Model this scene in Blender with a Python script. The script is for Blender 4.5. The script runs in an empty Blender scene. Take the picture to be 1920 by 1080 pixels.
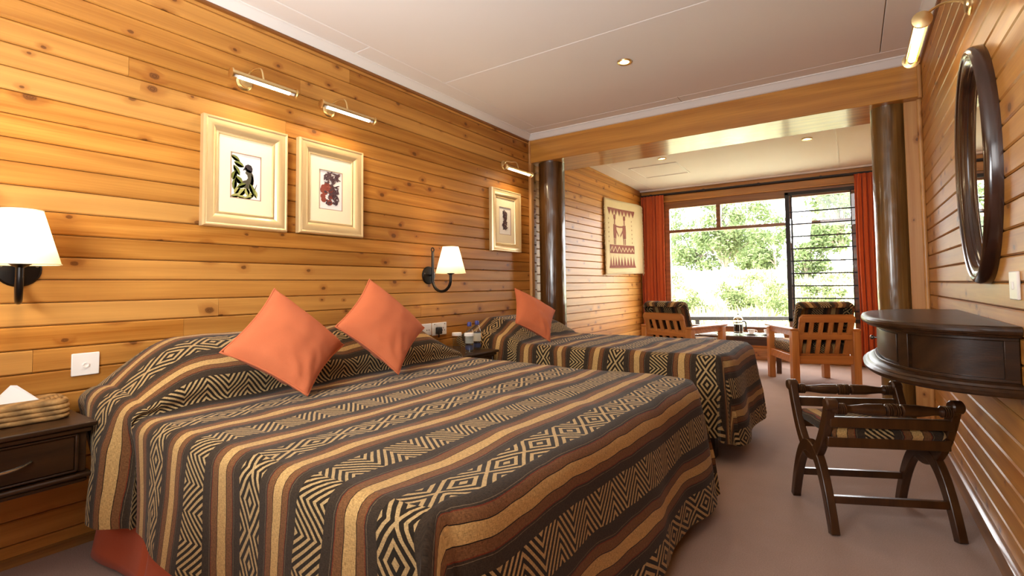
import bpy, bmesh, math, random
from math import sin, cos, pi, radians, sqrt, hypot, atan2
from mathutils import Vector, Matrix, noise as mnoise

random.seed(7)
SC = bpy.context.scene
COL = SC.collection

# ------------------------------------------------------------------ camera
cam_d = bpy.data.cameras.new('camera'); cam = bpy.data.objects.new('camera', cam_d); COL.objects.link(cam)
_r = Vector((0.82613535, 0.56338222, -0.01004295)); _u = Vector((0.03240077, -0.02970307, 0.99903349)); _b = Vector((0.5625394, -0.82566228, -0.04279277))
m = Matrix((( _r.x, _u.x, _b.x, 2.5891), (_r.y, _u.y, _b.y, 0.0), (_r.z, _u.z, _b.z, 1.017), (0, 0, 0, 1)))
cam.matrix_world = m
cam_d.sensor_width = 36.0; cam_d.lens = 936.38 / 1920 * 36.0
cam_d.shift_y = -(540 - 494.14) / 1920
cam_d.clip_start = 0.05; cam_d.clip_end = 400
SC.camera = cam

# ------------------------------------------------------------------ sky, sun, big lights, exposure
world = bpy.data.worlds.new('sky'); SC.world = world; world.use_nodes = True
_bg = world.node_tree.nodes['Background']
_bg.inputs['Color'].default_value = (0.97, 0.98, 1.0, 1); _bg.inputs['Strength'].default_value = 14.0
sun_d = bpy.data.lights.new('sun', 'SUN'); sun = bpy.data.objects.new('sun', sun_d); COL.objects.link(sun)
sun_d.energy = 64.0; sun_d.angle = radians(1.5); sun_d.color = (1.0, 0.95, 0.85)
sun.rotation_euler = (radians(48), 0, radians(-25))

def area_light(name, loc, target, sx, sy, power, color):
    d = bpy.data.lights.new(name, 'AREA'); d.shape = 'RECTANGLE'; d.size = sx; d.size_y = sy; d.energy = power; d.color = color
    o = bpy.data.objects.new(name, d); COL.objects.link(o); o.location = loc
    o.rotation_euler = (Vector(target) - Vector(loc)).to_track_quat('-Z', 'Y').to_euler()
    return o
# two added fill lights standing in for a flash, at the room's unseen front end (behind the viewpoint, towards the bed heads)
area_light('front_fill_light', (2.35, -1.5, 1.8), (0.9, 2.6, 0.9), 1.0, 1.0, 24, (0.97, 0.98, 0.98))
area_light('ceiling_bounce_light', (1.35, -0.3, 1.3), (1.25, 1.0, 2.47), 0.8, 0.8, 70, (0.93, 0.98, 1.0))
_p = area_light('window_daylight_portal', (1.5, 7.45, 1.25), (1.5, 0, 1.25), 2.4, 1.9, 1, (1, 1, 1)); _p.data.cycles.is_portal = True

SC.view_settings.view_transform = 'Standard'; SC.view_settings.look = 'None'
SC.view_settings.gamma = 1.0; SC.view_settings.use_curve_mapping = False
SC.view_settings.exposure = 0.0
try:
    SC.cycles.max_bounces = 8; SC.cycles.diffuse_bounces = 4; SC.cycles.glossy_bounces = 4; SC.cycles.transmission_bounces = 8
    SC.cycles.transparent_max_bounces = 16; SC.cycles.sample_clamp_indirect = 6.0
    SC.cycles.caustics_reflective = False; SC.cycles.caustics_refractive = False
except Exception: pass

# ------------------------------------------------------------------ node helpers
def srgb(h):
    if isinstance(h, str): c = [int(h[i:i+2], 16) / 255 for i in (0, 2, 4)]
    else: c = [v / 255 for v in h]
    return tuple(v / 12.92 if v <= .04045 else ((v + .055) / 1.055) ** 2.4 for v in c) + (1,)

class V:
    """a node socket with arithmetic"""
    def __init__(s, nt, sock): s.nt = nt; s.s = sock
    def _m(s, op, *a):
        n = s.nt.nodes.new('ShaderNodeMath'); n.operation = op
        for i, x in enumerate((s,) + a):
            if isinstance(x, V): s.nt.links.new(x.s, n.inputs[i])
            else: n.inputs[i].default_value = float(x)
        return V(s.nt, n.outputs[0])
    def __add__(s, o): return s._m('ADD', o)
    def __sub__(s, o): return s._m('SUBTRACT', o)
    def __mul__(s, o): return s._m('MULTIPLY', o)
    def __truediv__(s, o): return s._m('DIVIDE', o)
    def frac(s): return s._m('FRACT')
    def floor(s): return s._m('FLOOR')
    def abs(s): return s._m('ABSOLUTE')
    def lt(s, o): return s._m('LESS_THAN', o)
    def gt(s, o): return s._m('GREATER_THAN', o)
    def pow(s, o): return s._m('POWER', o)
    def max(s, o): return s._m('MAXIMUM', o)
    def min(s, o): return s._m('MINIMUM', o)
    def clamp(s):
        r = s._m('ADD', 0.0); r.s.node.use_clamp = True; return r
    def sin(s): return s._m('SINE')
    def smooth(s, a, b, lo=0.0, hi=1.0):
        n = s.nt.nodes.new('ShaderNodeMapRange'); n.interpolation_type = 'SMOOTHSTEP'
        s.nt.links.new(s.s, n.inputs[0])
        for i, x in enumerate((a, b, lo, hi)): n.inputs[i + 1].default_value = x
        return V(s.nt, n.outputs[0])

def newmat(name):
    mt = bpy.data.materials.new(name); mt.use_nodes = True
    nt = mt.node_tree; nt.nodes.clear()
    out = nt.nodes.new('ShaderNodeOutputMaterial'); b = nt.nodes.new('ShaderNodeBsdfPrincipled')
    nt.links.new(b.outputs[0], out.inputs[0])
    return mt, nt, b, out
def sep(nt, sock):
    n = nt.nodes.new('ShaderNodeSeparateXYZ'); nt.links.new(sock, n.inputs[0]); return [V(nt, o) for o in n.outputs]
def comb(nt, x, y, z):
    n = nt.nodes.new('ShaderNodeCombineXYZ')
    for i, a in enumerate((x, y, z)):
        if isinstance(a, V): nt.links.new(a.s, n.inputs[i])
        else: n.inputs[i].default_value = a
    return n.outputs[0]
def noise(nt, vec, scale=1.0, detail=2.0, rough=.5, dist=0.0):
    n = nt.nodes.new('ShaderNodeTexNoise'); nt.links.new(vec, n.inputs['Vector'])
    n.inputs['Scale'].default_value = scale; n.inputs['Detail'].default_value = detail; n.inputs['Roughness'].default_value = rough; n.inputs['Distortion'].default_value = dist
    return V(nt, n.outputs['Fac'])
def mixc(nt, fac, a, b):
    n = nt.nodes.new('ShaderNodeMix'); n.data_type = 'RGBA'
    if isinstance(fac, V): nt.links.new(fac.s, n.inputs[0])
    else: n.inputs[0].default_value = fac
    for i, x in ((6, a), (7, b)):
        if isinstance(x, tuple): n.inputs[i].default_value = x
        else: nt.links.new(x, n.inputs[i])
    return n.outputs[2]
def mulc(nt, a, v):
    n = nt.nodes.new('ShaderNodeMix'); n.data_type = 'RGBA'; n.blend_type = 'MULTIPLY'; n.inputs[0].default_value = 1
    nt.links.new(a, n.inputs[6]); nt.links.new(comb(nt, v, v, v), n.inputs[7]); return n.outputs[2]
def bump(nt, b, height, strength=.3, dist=.01):
    n = nt.nodes.new('ShaderNodeBump'); n.inputs['Strength'].default_value = strength; n.inputs['Distance'].default_value = dist
    nt.links.new(height.s, n.inputs['Height']); nt.links.new(n.outputs[0], b.inputs['Normal'])
def pos(nt): return nt.nodes.new('ShaderNodeNewGeometry').outputs['Position']
def objc(nt): return nt.nodes.new('ShaderNodeTexCoord').outputs['Object']
def rnd(nt): return V(nt, nt.nodes.new('ShaderNodeObjectInfo').outputs['Random'])

def plain(name, col, rough=.5, metal=0.0, coat=0.0, spec=.5, noise_amt=0.0, noise_scale=40, bump_amt=0.0):
    mt, nt, b, o = newmat(name); c = srgb(col)
    b.inputs['Base Color'].default_value = c; b.inputs['Roughness'].default_value = rough; b.inputs['Metallic'].default_value = metal
    b.inputs['Coat Weight'].default_value = coat; b.inputs['Coat Roughness'].default_value = .15; b.inputs['Specular IOR Level'].default_value = spec
    if noise_amt or bump_amt:
        n = noise(nt, objc(nt), noise_scale, 3)
        if noise_amt: nt.links.new(mulc(nt, mixc(nt, 0.0, c, c), n * (2 * noise_amt) + (1 - noise_amt)), b.inputs['Base Color'])
        if bump_amt: bump(nt, b, n, bump_amt, .004)
    return mt

def wood(name, dark, light, axis='y', rough=.3, coat=.3, knots=0.0, vary=.25, world_space=True, grain=1.0, tone=None, spec=.5, bmp=.12, bdist=.004):
    """stretched-noise grain along an axis; optional oval knots; per-object tone"""
    mt, nt, b, o = newmat(name)
    x, y, z = sep(nt, pos(nt) if world_space else objc(nt))
    R = rnd(nt)
    if axis == 'y': a, p, q = y, z, x
    elif axis == 'x': a, p, q = x, z, y
    else: a, p, q = z, x, y
    a = a + R * 37.0; q = q + R * 11.0
    big = noise(nt, comb(nt, a * 1.1, p * 9, q * 9), 1.0, 2, .5)
    warp = big * .16
    kd = None
    if knots:
        vn = nt.nodes.new('ShaderNodeTexVoronoi'); vn.voronoi_dimensions = '2D'
        nt.links.new(comb(nt, a * 5.5, p * 8.0 + R * 7, 0.0), vn.inputs['Vector']); vn.inputs['Scale'].default_value = 1
        dd = V(nt, vn.outputs['Distance']); cr, cg, cb = sep(nt, vn.outputs['Color'])
        wob = noise(nt, comb(nt, a * 60, p * 60, 0.0), 1.0, 1) * .05
        size = cg * .10 + .045
        kd = ((dd + wob - .025) / size) + cr.gt(knots) * 10.0         # <1 inside a knot
        halo = kd.smooth(.8, 3.2, 1.0, 0.0)
        warp = warp + halo * .05
    fine = noise(nt, comb(nt, a * 3.0 * grain, p * 150 * grain, q * 150 * grain), 1.0, 3, .6)
    rings = ((p * 14 * grain + q * 14 * grain + warp * 9 + noise(nt, comb(nt, a * .5, p * 3, q * 3), 1, 1) * 3).frac() - .5).abs() * 2
    g = (rings * .40 + fine * .75 + big * .45 - .32).clamp()
    c = mixc(nt, g, srgb(dark), srgb(light))
    tonev = noise(nt, comb(nt, R * 91.7, R * 13.1, 0.0), 1.0, 0)
    tv = R * vary + (1 - vary / 2)
    c = mulc(nt, c, tv)
    if tone: c = mixc(nt, (R * 7.31).frac().pow(1.6) * tone[1], c, srgb(tone[0]))
    if kd is not None:
        c = mixc(nt, halo * .45, c, srgb('8a4a18'))
        core = kd.smooth(.55, 1.05, 1.0, 0.0)
        ring2 = ((kd * 3.0).frac() - .5).abs() * 2
        c = mixc(nt, core * (ring2 * .3 + .55), c, srgb('4a2410'))
    nt.links.new(c, b.inputs['Base Color'])
    b.inputs['Roughness'].default_value = rough; b.inputs['Coat Weight'].default_value = coat; b.inputs['Coat Roughness'].default_value = .12
    b.inputs['Specular IOR Level'].default_value = spec
    hb = fine * .6 + noise(nt, comb(nt, a * 7, p * 11, q * 11), 1, 1) * 2.2
    bump(nt, b, hb, bmp, bdist)
    return mt

def fabric(name, col, rough=.9, weave=900, amt=.12, sheen=.2, col2=None):
    mt, nt, b, o = newmat(name); c = srgb(col)
    x, y, z = sep(nt, objc(nt))
    n1 = noise(nt, objc(nt), weave, 1); n2 = noise(nt, objc(nt), 9, 3)
    cc = mixc(nt, n2, c, srgb(col2) if col2 else c)
    nt.links.new(mulc(nt, cc, n1 * (2 * amt) + (1 - amt)), b.inputs['Base Color'])
    b.inputs['Roughness'].default_value = rough; b.inputs['Sheen Weight'].default_value = sheen; b.inputs['Specular IOR Level'].default_value = .15
    bump(nt, b, n1 * .6 + n2 * .6, .25, .004)
    return mt

def kuba(name, use_uv=True, u0=.632, scale=1.0, swap=False):
    """striped cloth: tan stripes edged brown, bands of concentric lozenges and of nested zigzags between them"""
    mt, nt, b, o = newmat(name)
    tc = nt.nodes.new('ShaderNodeTexCoord')
    x, y, z = sep(nt, tc.outputs['UV'])
    if swap: x, y = y, x
    u = x * scale; v = y * scale
    vec = comb(nt, u, v, 0.0)
    u = u + (noise(nt, comb(nt, u * 2.2, v * 2.6, 0.0), 1.0, 1) - .5) * .05 + (noise(nt, comb(nt, u * 9, v * 9, 3.0), 1.0, 1) - .5) * .012
    PD = .275
    k = (u - (u0 - PD / 2)) / PD
    d = (k.frac() - .5).abs() * PD                    # distance from the tan stripe's middle
    par = ((k + .5).floor() * .5).frac().gt(.25)      # which motif band
    w = ((k + .5).frac() - .5) * PD / .050            # -1..1 across a motif band
    motif_zone = d.gt(.084)
    tri = (((v / .160).frac() - .5).abs()) * 2        # 0 at lozenge centre .. 1
    dia = ((w.abs() * .98 + tri * 1.10) / .50 + .05).frac().lt(.46)
    triz = (((v / .155).frac() - .5).abs()) * 2
    zig = ((w + triz * 2.0) / .52).frac().lt(.46)
    band = dia * par + zig * (par * -1.0 + 1.0)
    h1 = noise(nt, comb(nt, u * 480, v * 110, 0.0), 1, 1); h2 = noise(nt, comb(nt, u * 110, v * 480, 0.0), 1, 1)
    hh = h1 * .5 + h2 * .5
    dark = srgb('261e14'); grey = srgb('362b20'); brown = srgb('6c482a'); tan = srgb('b08d58'); tan2 = srgb('a98d60'); rust = srgb('6b2c18'); black = srgb('1c150e')
    c = mixc(nt, motif_zone * band, dark, tan2)
    strip = lambda a_, b_: d.gt(a_) * d.lt(b_)
    c = mixc(nt, d.lt(.084), c, grey)
    c = mixc(nt, strip(.052, .0535), c, srgb('6a5a44'))
    c = mixc(nt, d.lt(.047), c, rust)
    c = mixc(nt, d.lt(.0445), c, brown)
    c = mixc(nt, d.lt(.0205), c, black)
    c = mixc(nt, d.lt(.0182), c, tan)
    c = mulc(nt, c, hh * 2.2 - .1)
    nt.links.new(c, b.inputs['Base Color'])
    b.inputs['Roughness'].default_value = .92; b.inputs['Specular IOR Level'].default_value = .12; b.inputs['Sheen Weight'].default_value = .08
    bump(nt, b, hh + band * motif_zone * .4, .35, .003)
    return mt

def thin_glass(name, tint=(1, 1, 1, 1), refl=.08):
    mt, nt, b, o = newmat(name); nt.nodes.remove(b)
    t = nt.nodes.new('ShaderNodeBsdfTransparent'); t.inputs[0].default_value = tint
    g = nt.nodes.new('ShaderNodeBsdfGlossy'); g.inputs['Roughness'].default_value = .02
    lw0 = nt.nodes.new('ShaderNodeLayerWeight'); lw0.inputs['Blend'].default_value = .5
    fx = V(nt, lw0.outputs['Facing']).pow(3.0) * .38 + .035
    mx = nt.nodes.new('ShaderNodeMixShader'); nt.links.new(fx.s, mx.inputs[0]); nt.links.new(t.outputs[0], mx.inputs[1]); nt.links.new(g.outputs[0], mx.inputs[2])
    nt.links.new(mx.outputs[0], o.inputs[0]); return mt
def emit(name, col, st):
    mt, nt, b, o = newmat(name); b.inputs['Base Color'].default_value = (0, 0, 0, 1)
    b.inputs['Emission Color'].default_value = srgb(col); b.inputs['Emission Strength'].default_value = st; return mt

M = {}
M['pine'] = wood('pine_plank', '945618', 'cc8e40', 'y', .42, .05, knots=.40, vary=.30, tone=('d2a05a', .55), spec=.22)
M['pine_x'] = wood('pine_plank_across', '8a5424', 'c08448', 'x', .32, .3, knots=.4, vary=.25)
M['pine_z'] = wood('pine_upright', 'b87c40', 'd8a668', 'z', .4, .2, knots=.5, vary=.1)
M['backing'] = plain('groove_backing', '3a2410', .8)
M['beam'] = wood('beam_wood', 'a0662a', 'd89a46', 'x', .30, .4, vary=0, grain=.8)
M['frame_wood'] = wood('window_wood', '6a3f1c', '9a6634', 'x', .4, .3, vary=.15)
M['log'] = wood('varnished_log', '2a1608', '6a4620', 'z', .26, .5, vary=.1, grain=.45, bmp=.5, bdist=.012)
M['log2'] = wood('varnished_log_pale', '40280e', '96703a', 'z', .28, .5, vary=.1, grain=.45, bmp=.5, bdist=.012)
M['mahogany'] = wood('dark_wood', '1e1006', '3c2410', 'x', .40, .1, vary=.05, world_space=False, grain=1.2, spec=.3)
M['mahogany_y'] = wood('dark_wood_along', '1e1006', '40260f', 'y', .38, .12, vary=.05, world_space=False, grain=1.2, spec=.35)
M['stoolwood'] = wood('stool_wood', '2c170a', '4c2d14', 'z', .33, .25, vary=.08, world_space=False, grain=.8)
M['chairwood'] = wood('chair_wood', 'aa642c', 'dc9650', 'z', .38, .25, vary=.18, world_space=False)
M['chairwood_x'] = wood('chair_wood_rail', 'aa642c', 'd88e4a', 'x', .38, .25, vary=.18, world_space=False)
M['tablewood'] = wood('table_wood', '3a2212', '5c3a20', 'x', .2, .6, vary=.05, world_space=False)
M['white'] = plain('white_paint', 'ece8e4', .45)
M['ceiling'] = plain('ceiling_paint', 'f4f0ec', .75, noise_amt=.02, noise_scale=3)
M['brass'] = plain('brass', 'e2ca94', .28, 1.0)
M['chrome'] = plain('brushed_steel', 'b8b4ac', .25, 1.0)
M['iron'] = plain('black_iron', '1c1714', .35, .6)
M['gold'] = plain('champagne_gilt', 'e6c994', .33, .45, coat=.3, noise_amt=.05, noise_scale=20)
M['mat'] = plain('cream_mount', 'f4e6c4', .8)
M['paper'] = plain('print_paper', 'f2eee8', .8)
M['print_edge'] = plain('print_bevel', 'b08a74', .7)
M['leafink'] = plain('olive_ink', '6e7430', .8, noise_amt=.3, noise_scale=120)
M['leafink2'] = plain('pale_olive_ink', 'a6a45c', .8, noise_amt=.3, noise_scale=120)
M['leafshade'] = plain('dark_olive_ink', '4c5426', .8, noise_amt=.3, noise_scale=120)
M['birdink'] = plain('grey_brown_ink', '4c4636', .8, noise_amt=.35, noise_scale=150)
M['birddark'] = plain('dark_ink', '2a2026', .8)
M['redink'] = plain('russet_ink', '8c4030', .8, noise_amt=.3, noise_scale=150)
M['plumink'] = plain('plum_ink', '4e3438', .8, noise_amt=.4, noise_scale=150)
M['coral'] = fabric('coral_cloth', 'c26c46', .9, 700, .10, .03, 'ba6440')
M['skirt'] = fabric('coral_valance', 'b8593a', .9, 500, .10, .1, 'b0502f')
M['curtain'] = fabric('coral_curtain', 'cc6238', .85, 500, .06, .1, 'c05a34')
M['spread'] = kuba('patterned_bedspread')
M['spread2'] = kuba('patterned_bedspread_single', u0=.655)
M['chairfab'] = kuba('patterned_upholstery', u0=.14, scale=1.0)
M['carpet'] = fabric('mauve_carpet', 'a48a7e', .95, 240, .28, .1, '9c8274')
M['plastic'] = plain('white_plastic', 'f0ece6', .35)
M['blackplastic'] = plain('black_plastic', '181412', .4)
M['screw'] = plain('steel_screw', '8c8880', .35, 1.0)
M['winglass'] = thin_glass('window_glass')
M['bottleglass'] = thin_glass('clear_bottle', (.93, .95, .97, 1))
M['water'] = thin_glass('water', (.80, .86, .93, 1))
M['mirror'] = plain('mirror_silver', 'e8e8e8', .01, 1.0)
M['cap'] = plain('blue_cap', '3a3f86', .4)
M['label'] = plain('bottle_label', 'dcdccb', .6)
M['bluelabel'] = plain('bottle_blue_band', '3c4568', .5)
M['coffee'] = plain('coffee', '120a06', .2)
M['china'] = plain('white_china', 'efe9e2', .2, coat=.4)
M['tapestry'] = fabric('cream_wool', 'd8c39a', .95, 300, .16, .2, 'd0b98c')
M['maroon'] = fabric('maroon_wool', '7e4030', .95, 300, .16, .2)
M['fringe'] = fabric('fringe_wool', 'dcc7a0', .95, 300, .2, .2)
M['louvre_metal'] = plain('dark_bronze_metal', '2a2320', .5, .3)
M['rod'] = plain('dark_rod', '1e1511', .5)
M['lampglow'] = emit('lamp_tube_glow', 'ffe6bc', 16)
M['mirrorglow'] = emit('mirror_tube_glow', 'ffe9c4', 14)
M['downglow'] = emit('downlight_glow', 'ffe9b8', 9)
M['bulb'] = emit('bulb_glow', 'ffd9a0', 12)
M['tissue'] = plain('tissue', 'f6f4f0', .9)
M['leg'] = plain('bed_foot_wood', '1c100a', .5)
M['sheet'] = plain('mattress_ticking', 'cfc6b8', .9)

def shade_mat():
    mt, nt, b, o = newmat('lampshade_cloth'); nt.nodes.remove(b)
    d = nt.nodes.new('ShaderNodeBsdfDiffuse'); t = nt.nodes.new('ShaderNodeBsdfTranslucent'); d.inputs[0].default_value = srgb('f4e8cf'); t.inputs[0].default_value = srgb('fff2d8')
    mx = nt.nodes.new('ShaderNodeMixShader'); mx.inputs[0].default_value = .5
    nt.links.new(d.outputs[0], mx.inputs[1]); nt.links.new(t.outputs[0], mx.inputs[2]); nt.links.new(mx.outputs[0], o.inputs[0]); return mt
M['shade'] = shade_mat()
def basket_mat():
    mt, nt, b, o = newmat('woven_seagrass'); x, y, z = sep(nt, objc(nt))
    n = noise(nt, objc(nt), 60, 3); tw = ((x * 90 + y * 90 + z * 60 + n * 1.2).sin() * .5 + .5)
    c = mixc(nt, n, srgb('7c5a30'), srgb('c69a5c')); nt.links.new(mulc(nt, c, tw * .5 + .6), b.inputs['Base Color']); b.inputs['Roughness'].default_value = .8
    bump(nt, b, tw, .8, .006); return mt
M['basket'] = basket_mat()
def leaf_mat(name, c1, c2):
    mt, nt, b, o = newmat(name); nt.nodes.remove(b)
    n = noise(nt, pos(nt), 1.3, 2); c = mixc(nt, n, srgb(c1), srgb(c2))
    d = nt.nodes.new('ShaderNodeBsdfDiffuse'); t = nt.nodes.new('ShaderNodeBsdfTranslucent'); mx = nt.nodes.new('ShaderNodeMixShader'); mx.inputs[0].default_value = .4
    for q in (d, t): nt.links.new(c, q.inputs[0])
    nt.links.new(d.outputs[0], mx.inputs[1]); nt.links.new(t.outputs[0], mx.inputs[2]); nt.links.new(mx.outputs[0], o.inputs[0]); return mt
M['leaf'] = leaf_mat('tree_leaf', '465438', '5e6c48')
M['leaf2'] = leaf_mat('bush_leaf', '3c4828', '566040')
M['grass'] = leaf_mat('grass_blades', '646844', '96966e')
M['ground'] = plain('grassland', 'cac8aa', .95, noise_amt=.45, noise_scale=.6)
M['bark'] = plain('pale_bark', '6c645a', .9, noise_amt=.25, noise_scale=6)
M['railwood'] = plain('weathered_rail', '20180e', .7, noise_amt=.2, noise_scale=8)

# ------------------------------------------------------------------ mesh helpers
class B:
    def __init__(s): s.v = []; s.f = []; s.uv = None
    def add(s, verts, faces, mat=None):
        o = len(s.v)
        s.v += [tuple(mat @ Vector(v)) for v in verts] if mat is not None else [tuple(v) for v in verts]
        s.f += [tuple(i + o for i in f) for f in faces]; return s
    def box(s, x0, x1, y0, y1, z0, z1, mat=None):
        vs = [(x, y, z) for z in (z0, z1) for y in (y0, y1) for x in (x0, x1)]
        return s.add(vs, [(0, 2, 3, 1), (4, 5, 7, 6), (0, 1, 5, 4), (2, 6, 7, 3), (0, 4, 6, 2), (1, 3, 7, 5)], mat)
    def tube(s, path, r, n=12, closed=False, caps=True):
        P = [Vector(p) for p in path]; N = len(P); rr = r if isinstance(r, (list, tuple)) else [r] * N
        vs = []; fs = []; prev = None
        for i, p in enumerate(P):
            if closed: t = P[(i + 1) % N] - P[i - 1]
            else: t = P[min(i + 1, N - 1)] - P[max(i - 1, 0)]
            t.normalize()
            if prev is None:
                a = Vector((0, 0, 1)) if abs(t.z) < .9 else Vector((1, 0, 0)); nn = t.cross(a).normalized()
            else: nn = (prev - t * prev.dot(t)).normalized()
            prev = nn; bb = t.cross(nn)
            for k in range(n):
                q = 2 * pi * k / n; vs.append(p + (nn * cos(q) + bb * sin(q)) * rr[i])
        M_ = N if closed else N - 1
        for i in range(M_):
            j = (i + 1) % N
            for k in range(n): fs.append((i * n + k, i * n + (k + 1) % n, j * n + (k + 1) % n, j * n + k))
        if caps and not closed: fs += [tuple(range(n - 1, -1, -1)), tuple((N - 1) * n + k for k in range(n))]
        return s.add(vs, fs)
    def lathe(s, prof, n=24, mat=None, arc=2 * pi, capped=True):
        vs = []; fs = []; full = abs(arc - 2 * pi) < 1e-6; nn = n if full else n + 1
        for (r, z) in prof:
            for k in range(nn): a = arc * k / n; vs.append((r * cos(a), r * sin(a), z))
        for i in range(len(prof) - 1):
            for k in range(n): k2 = (k + 1) % nn; fs.append((i * nn + k, i * nn + k2, (i + 1) * nn + k2, (i + 1) * nn + k))
        if full and capped:
            if prof[0][0] > 1e-5: fs.append(tuple(range(nn - 1, -1, -1)))
            if prof[-1][0] > 1e-5: fs.append(tuple((len(prof) - 1) * nn + k for k in range(nn)))
        return s.add(vs, fs, mat)
    def prism(s, poly, h0, h1, mat=None):
        n = len(poly); vs = [(x, y, h0) for x, y in poly] + [(x, y, h1) for x, y in poly]
        fs = [tuple(range(n - 1, -1, -1)), tuple(range(n, 2 * n))] + [(i, (i + 1) % n, n + (i + 1) % n, n + i) for i in range(n)]
        return s.add(vs, fs, mat)
    def grid(s, pts, wrap_u=False, wrap_v=False):
        nu = len(pts); nv = len(pts[0]); vs = [p for row in pts for p in row]; fs = []
        for i in range(nu if wrap_u else nu - 1):
            for j in range(nv if wrap_v else nv - 1):
                i2 = (i + 1) % nu; j2 = (j + 1) % nv; fs.append((i * nv + j, i2 * nv + j, i2 * nv + j2, i * nv + j2))
        return s.add(vs, fs)

def mesh(name, b, mat, smooth=35):
    me = bpy.data.meshes.new(name); me.from_pydata(b.v, [], b.f); me.update()
    if b.uv:
        ul = me.uv_layers.new(name='UVMap')
        for l in me.loops: ul.data[l.index].uv = b.uv[l.vertex_index]
    bm = bmesh.new(); bm.from_mesh(me); bmesh.ops.recalc_face_normals(bm, faces=bm.faces); bm.to_mesh(me); bm.free()
    if mat: me.materials.append(mat)
    if smooth:
        for p in me.polygons: p.use_smooth = True
        me.set_sharp_from_angle(angle=radians(smooth))
    return me
def link(name, me, parent=None, loc=(0, 0, 0), rot=(0, 0, 0)):
    o = bpy.data.objects.new(name, me); COL.objects.link(o); o.location = loc; o.rotation_euler = rot
    if parent: o.parent = parent
    return o
def obj(name, b, mat, parent=None, loc=(0, 0, 0), rot=(0, 0, 0), smooth=35, bevel=0.0, seg=2):
    o = link(name, mesh(name, b, mat, smooth), parent, loc, rot)
    if bevel:
        md = o.modifiers.new('edge', 'BEVEL'); md.width = bevel; md.segments = seg; md.limit_method = 'ANGLE'; md.angle_limit = radians(40); md.harden_normals = False
    return o
def tag(o, label, cat, group=None, kind=None):
    o['label'] = label; o['category'] = cat
    if group: o['group'] = group
    if kind: o['kind'] = kind
    return o
def thing(name, label, cat, loc=(0, 0, 0), rz=0.0, group=None):
    o = bpy.data.objects.new(name, None); COL.objects.link(o); o.location = loc; o.rotation_euler = (0, 0, rz); o.empty_display_size = .1
    return tag(o, label, cat, group)
def struct(name, b, mat, parent=None, **k):
    o = obj(name, b, mat, parent, **k)
    if parent is None: o['kind'] = 'structure'
    return o
def copy_tree(o, parent=None):
    c = o.copy(); COL.objects.link(c)
    if parent: c.parent = parent
    for ch in list(o.children): copy_tree(ch, c)
    return c
def rect(x0, x1, y0, y1): return [(x0, y0), (x1, y0), (x1, y1), (x0, y1)]
AX_X = Matrix(((0, 0, 1, 0), (1, 0, 0, 0), (0, 1, 0, 0), (0, 0, 0, 1)))     # local z -> world x, local (x,y) -> (y,z)
AX_Y = Matrix(((1, 0, 0, 0), (0, 0, 1, 0), (0, 1, 0, 0), (0, 0, 0, 1)))     # local z -> world y, local (x,y) -> (x,z)

# ------------------------------------------------------------------ the room
W = 2.998; YB = 4.11; YW = 7.283; YF = -1.75; ZC = 2.475; ZCR = 2.424; BEAM_Z = 2.206; BEAM_Y1 = 4.60
b = B().box(-.3, W + .3, YF - .2, YW + .15, -.1, 0)
struct('floor', b, M['carpet'])

def plank_mesh(h):
    d = .005; cs = [(-.016, 0), (-d, 0), (0, d), (0, h - d), (-d, h), (-.016, h)]
    vs = [(x, y, z) for y in (0, 1) for x, z in cs]; n = len(cs)
    b = B().add(vs, [tuple(range(n)), tuple(range(2 * n - 1, n - 1, -1))] + [(i, (i + 1) % n, n + (i + 1) % n, n + i) for i in range(n)])
    return mesh('plank', b, M['pine'], 0)
def planks(parent, zt0, pitch, ztop, zbot, y0, y1, splits, flip=False, mat=None):
    me = plank_mesh(pitch - .0026); kmin = -8
    for k in range(-22, 40):
        zlo = zt0 - pitch * (k + 1); zhi = zlo + pitch
        if zlo > ztop - .012 or zhi < zbot + .012: continue
        cuts = [y0]
        for q in sorted(random.uniform(y0 + .5, y1 - .5) for _ in range(random.choice(splits))):
            if q - cuts[-1] > .45: cuts.append(q)
        cuts.append(y1)
        for a, c in zip(cuts, cuts[1:]):
            if c - a < .05: continue
            o = link('plank', me, parent)
            z0 = max(zlo, zbot); z1 = min(zhi, ztop)
            o.location = (0, a + .0006, z0); o.scale = (1, c - a - .0012, (z1 - z0) / pitch)
            if flip: o.location = (W, c - .0006, z0); o.rotation_euler = (0, 0, pi)

wl = struct('wall_left', B().box(-.2, -.0155, YF, YW, 0, ZC + .1), M['backing'])
planks(wl, 2.0367, .0891, ZCR + .01, 0, YF, 4.235, (0, 1, 1, 2))
planks(wl, 1.632, .0854, 2.46, 0, 4.235, YW, (0, 0, 1))
wr = struct('wall_right', B().box(W + .0155, W + .2, YF, YW, 0, ZC + .1), M['backing'])
planks(wr, 1.1776, .0833, ZCR + .01, .10, YF, YW, (0, 1, 1, 2), flip=True)
struct('wall_front', B().box(-.2, W + .2, YF - .15, YF, 0, ZC + .1), M['pine_x'])

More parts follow.
